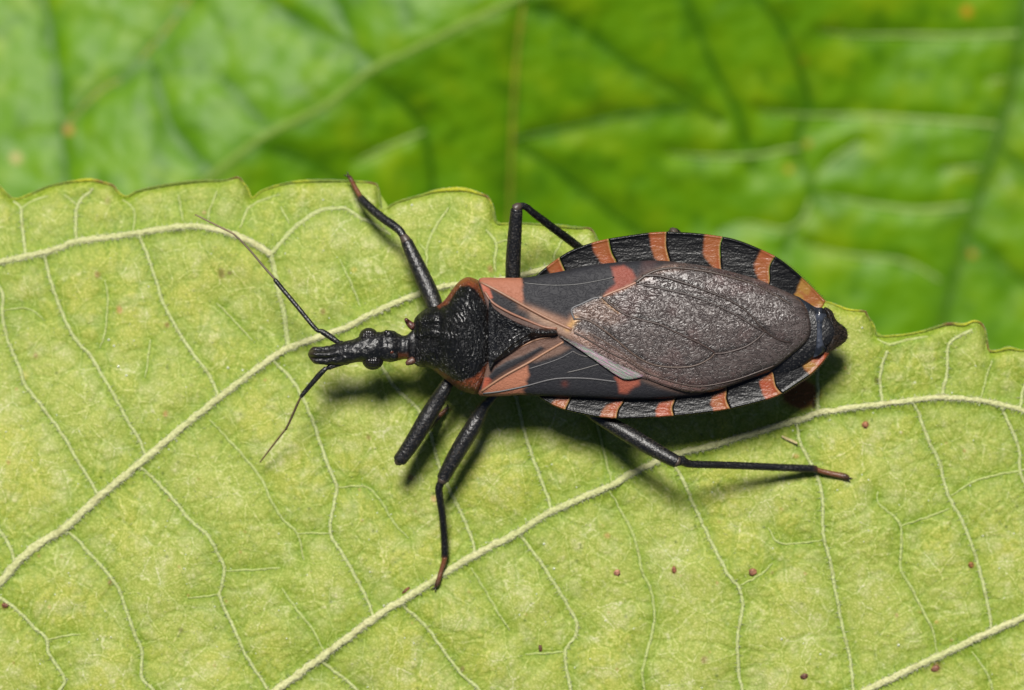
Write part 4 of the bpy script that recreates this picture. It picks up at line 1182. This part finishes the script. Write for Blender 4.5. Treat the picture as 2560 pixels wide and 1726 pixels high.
def limb_hair(rows, dens, length, col, z_bias=0.0, rad=0.006):
    s = smooth(rows, 5)
    w = P(s[:, 0], s[:, 1], s[:, 2])
    for k in range(len(s) - 1):
        t = w[k + 1] - w[k]; L_ = np.linalg.norm(t); t = t / (L_ + 1e-9)
        sd = np.cross(t, [0, 0, 1.0]); sd /= np.linalg.norm(sd) + 1e-9
        u = np.cross(sd, t)
        for _ in range(dens):
            f = r4.random(); a = r4.uniform(0, 6.283)
            rr = (s[k, 3] * (1 - f) + s[k + 1, 3] * f) / S * 0.97
            nrm = math.cos(a) * sd + math.sin(a) * u
            b_ = w[k] * (1 - f) + w[k + 1] * f + nrm * rr
            ln = length * r4.uniform(0.6, 1.2) / S
            add_hair(b_, b_ + nrm * ln * 0.75 + t * ln * 0.6, rad, col, BH_)


def legcol(t, x, y):
    c = np.repeat(BK[None], len(t), 0)
    return c


def leg(femur, tibia, tarsus, knee_ring, label=None, low=1.0):
    fx = lambda L_: [(a, b_, c_ * (low if c_ > 0 else 1), d_) for a, b_, c_, d_ in L_]
    femur = [(a, b_, c_ * (low + (1 - low) * max(0, 1 - i_ / 3.0)), d_) for i_, (a, b_, c_, d_) in enumerate(femur)]; tibia = fx(tibia); knee_ring = fx(knee_ring)
    f = tube('leg', femur, m_cut, bug, legcol, 20, 3, 1.0, 0.03, 5)
    if label:
        f['label'] = label
    tube('tibia', tibia, m_cut, f, lambda t, x, y: mixc(np.repeat(BK2[None], len(t), 0), lin(70, 40, 26, 0.6), sstep(t, 0.955, 1.0)), 14, 3, 1.0, 0.04, 6)
    if tarsus is not None:
        def tc_(t, x, y):
            c = np.repeat(lin(104, 62, 36, 0.7)[None], len(t), 0)
            return mixc(c, lin(44, 28, 18, 0.7), sstep(t, 0.55, 1.0))
        ts = tube('tarsus', tarsus, m_cut, f, tc_, 10, 2, 1.0, 0.05, 7)
        x, y, z, r = tarsus[-1]; x0, y0 = tarsus[-2][:2]
        a = math.atan2(y - y0, x - x0)
        for sg in (-1, 1):
            x1 = x + 7 * math.cos(a + sg * 0.7); y1 = y + 7 * math.sin(a + sg * 0.7)
            x2 = x1 + 5 * math.cos(a + sg * 0.2); y2 = y1 + 5 * math.sin(a + sg * 0.2)
            tube('claw', [(x, y, z, 2.0), (x1, y1, z + 0.01, 1.6), (x2, y2, z - 0.05, 0.5)], m_cut, f, flatc(lin(40, 24, 14)), 6, 2)
        limb_hair(tarsus, 4, 4, lin(150, 116, 80, 0.6))
    if knee_ring is not None:
        tube('knee_joint', knee_ring, m_ant, f, flatc(lin(96, 82, 72, 0.4)), 12, 2)
    limb_hair(femur, 14, 4.0, lin(110, 96, 74, 0.6), rad=0.0045)
    limb_hair(tibia, 12, 4.6, lin(60, 52, 44, 0.6), rad=0.0045)
    return f


def lz(x, y, up=0.06):
    return float(leafz(x, y)) + up


# fore leg, photo upper side
leg([(1100, 800, 1.45, 14), (1090, 775, 1.4, 19), (1080, 745, 1.32, 21), (1062, 705, 1.24, 21), (1044, 665, 1.16, 19), (1028, 630, 1.1, 16.5), (1018, 608, 1.06, 15), (1016, 603, 1.05, 14)],
    [(1014, 600, 1.05, 9), (1009, 592, 1.03, 9.5), (1000, 578, 0.98, 10), (982, 563, 0.85, 10.5), (961, 549, 0.68, 10.5), (937, 530, 0.45, 10.5), (916, 511, 0.22, 10.5), (903, 497, 0.08, 9.5), (901, 494, 0.05, 8)],
    [(901, 494, 0.03, 6), (896, 484, -0.05, 6.5), (887, 468, -0.16, 6), (881, 456, -0.25, 5.5), (875, 445, -0.32, 5.5), (870, 440, -0.36, 4)],
    [(1016, 604, 1.09, 13), (1012, 597, 1.08, 12), (1008, 591, 1.06, 10)], low=0.85)
# middle leg, upper side
leg([(1270, 780, 1.3, 14), (1280, 735, 1.45, 18), (1282, 696, 1.55, 18.5), (1283, 650, 1.66, 18.5), (1286, 600, 1.8, 17.5), (1289, 555, 1.92, 16), (1291, 530, 1.98, 15), (1291, 522, 2.0, 14)],
    [(1293, 520, 1.98, 9), (1305, 515, 1.94, 8.5), (1318, 520, 1.86, 8.5), (1332, 532, 1.72, 9), (1356, 550, 1.5, 9.5), (1381, 569, 1.25, 10), (1412, 592, 0.95, 10.5), (1441, 614, 0.65, 10.5), (1475, 642, 0.3, 10), (1492, 656, 0.16, 8)],
    [(1494, 658, 0.12, 6), (1508, 672, 0.05, 6), (1522, 690, 0.02, 5.5), (1530, 702, 0.02, 4)],
    [(1288, 523, 2.03, 12), (1294, 518, 2.03, 11), (1300, 516, 2.0, 9)])
# hind leg, upper side (only the knee shows past the rim)
leg([(1560, 780, 1.1, 14), (1600, 720, 1.15, 18), (1640, 655, 1.15, 18), (1670, 605, 1.12, 16), (1684, 584, 1.1, 14)],
    [(1686, 580, 1.1, 10), (1692, 582, 1.08, 9), (1706, 602, 1.0, 9.5), (1735, 645, 0.7, 9.5), (1770, 700, 0.35, 9.5), (1795, 740, 0.14, 9)],
    [(1797, 743, 0.1, 6), (1810, 765, 0.06, 6), (1820, 785, 0.05, 4)],
    [(1683, 582, 1.14, 14), (1689, 577, 1.13, 11)])
# fore leg, lower side: thigh lifted, shin folded back beneath it
leg([(1140, 925, 1.4, 12), (1124, 950, 1.45, 14), (1108, 978, 1.5, 17), (1086, 1014, 1.5, 20), (1062, 1054, 1.48, 21), (1036, 1098, 1.42, 20), (1012, 1134, 1.36, 18), (1000, 1150, 1.33, 17), (998, 1153, 1.32, 16)],
    [(994, 1156, 1.25, 8), (1002, 1150, 1.05, 8.5), (1022, 1126, 0.85, 9), (1050, 1092, 0.6, 9), (1080, 1058, 0.32, 9), (1096, 1042, 0.16, 8)],
    [(1098, 1040, 0.12, 6), (1108, 1031, 0.08, 6), (1118, 1020, 0.06, 4)],
    [(998, 1152, 1.33, 13), (993, 1158, 1.31, 10)], low=0.85)
# middle leg, lower side
leg([(1240, 985, 1.3, 9), (1226, 1000, 1.35, 11), (1211, 1015, 1.4, 14), (1196, 1042, 1.42, 18), (1178, 1075, 1.42, 20.5), (1155, 1112, 1.38, 20.5), (1130, 1155, 1.3, 19), (1114, 1185, 1.22, 17), (1107, 1199, 1.2, 16)],
    [(1106, 1202, 1.18, 10), (1101, 1210, 1.15, 9.5), (1097, 1224, 1.1, 9.5), (1100, 1250, 0.98, 9), (1106, 1290, 0.75, 8.5), (1110, 1335, 0.48, 8.5), (1112, 1375, 0.26, 9), (1112, 1392, 0.18, 9)],
    [(1112, 1394, 0.16, 7), (1109, 1408, 0.13, 6.5), (1102, 1430, 0.1, 5.5), (1097, 1448, 0.09, 6), (1092, 1463, 0.07, 6), (1088, 1469, 0.05, 4)],
    [(1107, 1199, 1.25, 13.5), (1103, 1206, 1.23, 11)], low=0.75)
# hind leg, lower side
leg([(1440, 1000, 1.1, 12), (1486, 1038, 1.2, 15), (1531, 1064, 1.32, 18), (1566, 1084, 1.42, 20), (1610, 1110, 1.52, 20), (1650, 1133, 1.6, 18), (1682, 1150, 1.65, 16.5), (1692, 1155, 1.66, 15.5)],
    [(1694, 1154, 1.64, 12), (1703, 1152, 1.6, 12), (1714, 1157, 1.54, 10), (1730, 1161, 1.45, 9), (1802, 1163, 1.12, 9), (1860, 1165, 0.85, 9), (1950, 1169, 0.48, 9), (2020, 1172, 0.2, 9.5), (2040, 1173, 0.12, 9)],
    [(2042, 1174, 0.1, 6), (2055, 1179, 0.08, 6.5), (2086, 1186, 0.06, 7), (2112, 1192, 0.05, 8), (2121, 1197, 0.03, 6)],
    [(1691, 1154, 1.69, 14), (1696, 1156, 1.68, 12.5)])

def antenna(seg12, fl1, fl2):
    seg12, fl1, fl2 = [[(a, b_, c_ - HEADDROP, d_) for a, b_, c_, d_ in q_] for q_ in (seg12, fl1, fl2)]
    a = tube('antenna', seg12, m_cut, bug, flatc(BK2), 12, 2.5, 1.0, 0.05, 9)
    tube('flagellum', fl1, m_ant, a, flatc(lin(92, 76, 56, 0.6)), 8, 4)
    tube('flagellum', fl2, m_ant, a, flatc(lin(120, 100, 70, 0.6)), 8, 4)
    limb_hair(seg12, 6, 4, lin(90, 80, 60, 0.6), rad=0.004)
    limb_hair(fl1, 3, 6, lin(150, 130, 90, 0.6), rad=0.003)
    limb_hair(fl2, 3, 5, lin(150, 130, 90, 0.6), rad=0.003)
antenna([(848, 858, 2.1, 6), (835, 849, 2.1, 7), (822, 840, 2.1, 7.5), (806, 830, 2.1, 7), (801, 827, 2.1, 4.5), (796, 828, 2.1, 5), (785, 818, 2.1, 5.5), (770, 800, 2.08, 5.5), (739, 762, 2.04, 5.5), (712, 730, 2.0, 5.5), (690, 703, 1.98, 5.5), (687, 698, 1.98, 4)],
        [(688, 699, 1.98, 2.4), (678, 688, 1.96, 2.8), (655, 662, 1.92, 2.6), (630, 632, 1.88, 2.4), (605, 605, 1.84, 2.3), (587, 588, 1.82, 2.2)],
        [(588, 589, 1.82, 1.8), (580, 583, 1.8, 2.2), (550, 568, 1.74, 2.2), (520, 553, 1.68, 2.0), (488, 537, 1.62, 1.4)])
antenna([(868, 904, 2.08, 6), (850, 909, 2.08, 7), (834, 914, 2.07, 7), (822, 919, 2.06, 6.5), (818, 921, 2.05, 4.5), (812, 924, 2.04, 6), (798, 938, 2.0, 7), (785, 953, 1.96, 6.5), (768, 973, 1.9, 5.8), (755, 989, 1.86, 5.2), (752, 993, 1.85, 4)],
        [(753, 992, 1.85, 2.4), (746, 1005, 1.8, 2.9), (735, 1030, 1.68, 2.9), (724, 1055, 1.56, 2.7), (714, 1075, 1.46, 2.6)],
        [(714, 1074, 1.46, 2.2), (700, 1091, 1.34, 2.3), (676, 1122, 1.12, 2.2), (650, 1156, 0.9, 1.6)])
# fringe of the tail end and of the rim near it
for _ in range(900):
    x = r4.uniform(2062, 2120); y = r4.uniform(770, 884)
    if not inside(tl, np.array([x]), np.array([y]))[0]:
        continue
    d, _, _ = nearest(tl, np.array([x]), np.array([y]))
    z = float(tail_z(np.array([x]), np.array([y]), d)[0])
    a = math.atan2(y - 830, x - 2050)
    add_hair(P(x, y, z), P(x + 7 * math.cos(a), y + 7 * math.sin(a), z + 0.05), 0.005, lin(70, 54, 38, 0.5), BH_)
for outl in (up_out, lo_out):
    for _ in range(700):
        k = r4.randrange(len(outl) // 3, len(outl)); x, y = outl[k]
        a = math.atan2(y - 830, x - 1700) + r4.uniform(-0.3, 0.3); l = 2 + 4 * sstep(np.array(x), 1900, 2000)
        z = 1.70 - 0.18 * float(sstep(np.array(x), 1900, 2070))
        add_hair(P(x, y, z), P(x + l * math.cos(a), y + l * math.sin(a), z), 0.005, lin(110, 90, 66, 0.6), BH_)
tag(make_mesh('bristles', np.array(LB_), np.array(LF_), m_hair, bug, np.array(LC_), False), kind='stuff')

# ------------------------------------------------------------------ bits lying on the leaf
def crumb(px, py, rx, ry, col, label, seed, name='crumb', cat='crumb', rot=0.0, hz=0.35):
    col = np.asarray(col) * 0.8 + lin(120, 100, 70) * 0.25; rx *= 0.9; ry *= 0.9
    r_ = np.random.default_rng(seed)
    nu, nv = 14, 9
    th = np.linspace(0, np.pi, nv); ph = np.linspace(0, 2 * np.pi, nu, endpoint=False)
    T_, F_ = np.meshgrid(th, ph, indexing='ij')
    rr = 1 + 0.6 * (r_.random((nv, nu)) - 0.5); rr[0] = 1; rr[-1] = 1
    x = rx / S * rr * np.sin(T_) * np.cos(F_); y = ry / S * rr * np.sin(T_) * np.sin(F_); z = min(rx, ry) / S * hz * np.cos(T_) * rr
    cr, sr = math.cos(rot), math.sin(rot)
    v_ = np.stack([x * cr - y * sr, x * sr + y * cr, z], -1).reshape(-1, 3)
    i = np.arange(nv - 1)[:, None] * nu; j = np.arange(nu)[None]; jn = (j + 1) % nu
    f = np.stack([i + j, i + nu + j, i + nu + jn, i + jn], -1).reshape(-1, 4)
    o = make_mesh(name, v_, f, m_crumb, None, np.repeat(np.asarray(col)[None], len(v_), 0))
    o.location = P(px, py, float(leafz(px, py)) + min(rx, ry) / S * hz * 0.6)
    tag(o, label, cat, 'crumbs lying on the pale leaf')
    return o
crumb(1542, 1432, 8, 9, lin(190, 132, 104), 'round pinkish brown crumb on open leaf, left of the small dark speck', 1)
crumb(1881, 1430, 11, 10, lin(160, 104, 76), 'largest reddish brown crumb, right beside the thin vein of the lower leaf', 2)
crumb(1015, 1476, 13, 4, lin(128, 66, 34), 'long reddish brown flake above the main vein near the middle foot', 3, rot=0.7)
crumb(1351, 1621, 5, 9, lin(86, 44, 26), 'small dark upright flake standing over a short side vein', 4)
crumb(2338, 1672, 12, 7, lin(140, 86, 66), 'maroon crumb tucked under the thick vein in the lower right corner', 5, rot=0.5)
crumb(2010, 1691, 10, 7, lin(104, 56, 48), 'dark purple-brown crumb between two thin veins at the bottom edge', 6, rot=0.4)
crumb(13, 1514, 9, 6, lin(126, 66, 48), 'dark red crumb beside a thin vein at the left edge', 7)
crumb(1685, 1424, 6, 10, lin(150, 82, 58), 'narrow brown flake between the two larger crumbs', 8, rot=0.1)
crumb(2163, 1063, 9, 9, lin(170, 108, 72), 'brown ring-shaped crumb below the main vein behind the bug', 9, hz=0.4)
crumb(2427, 1412, 7, 8, lin(150, 96, 40), 'small ochre crumb against the thin vein at the right', 10)
sp = tube('splinter', [(0, 0, 0, 3.0)] * 0 + [(1955, 1091, lz(1955, 1091, 0.05), 2.6), (1968, 1098, lz(1968, 1098, 0.06), 3.4), (1982, 1104, lz(1982, 1104, 0.07), 3.6), (1993, 1109, lz(1993, 1109, 0.09), 3.2)],
          m_vein, None, flatc(lin(214, 196, 140)), 8, 3, 0.8, 0.15, 4)
tag(sp, 'straw-coloured splinter lying on the leaf below the main vein', 'splinter')
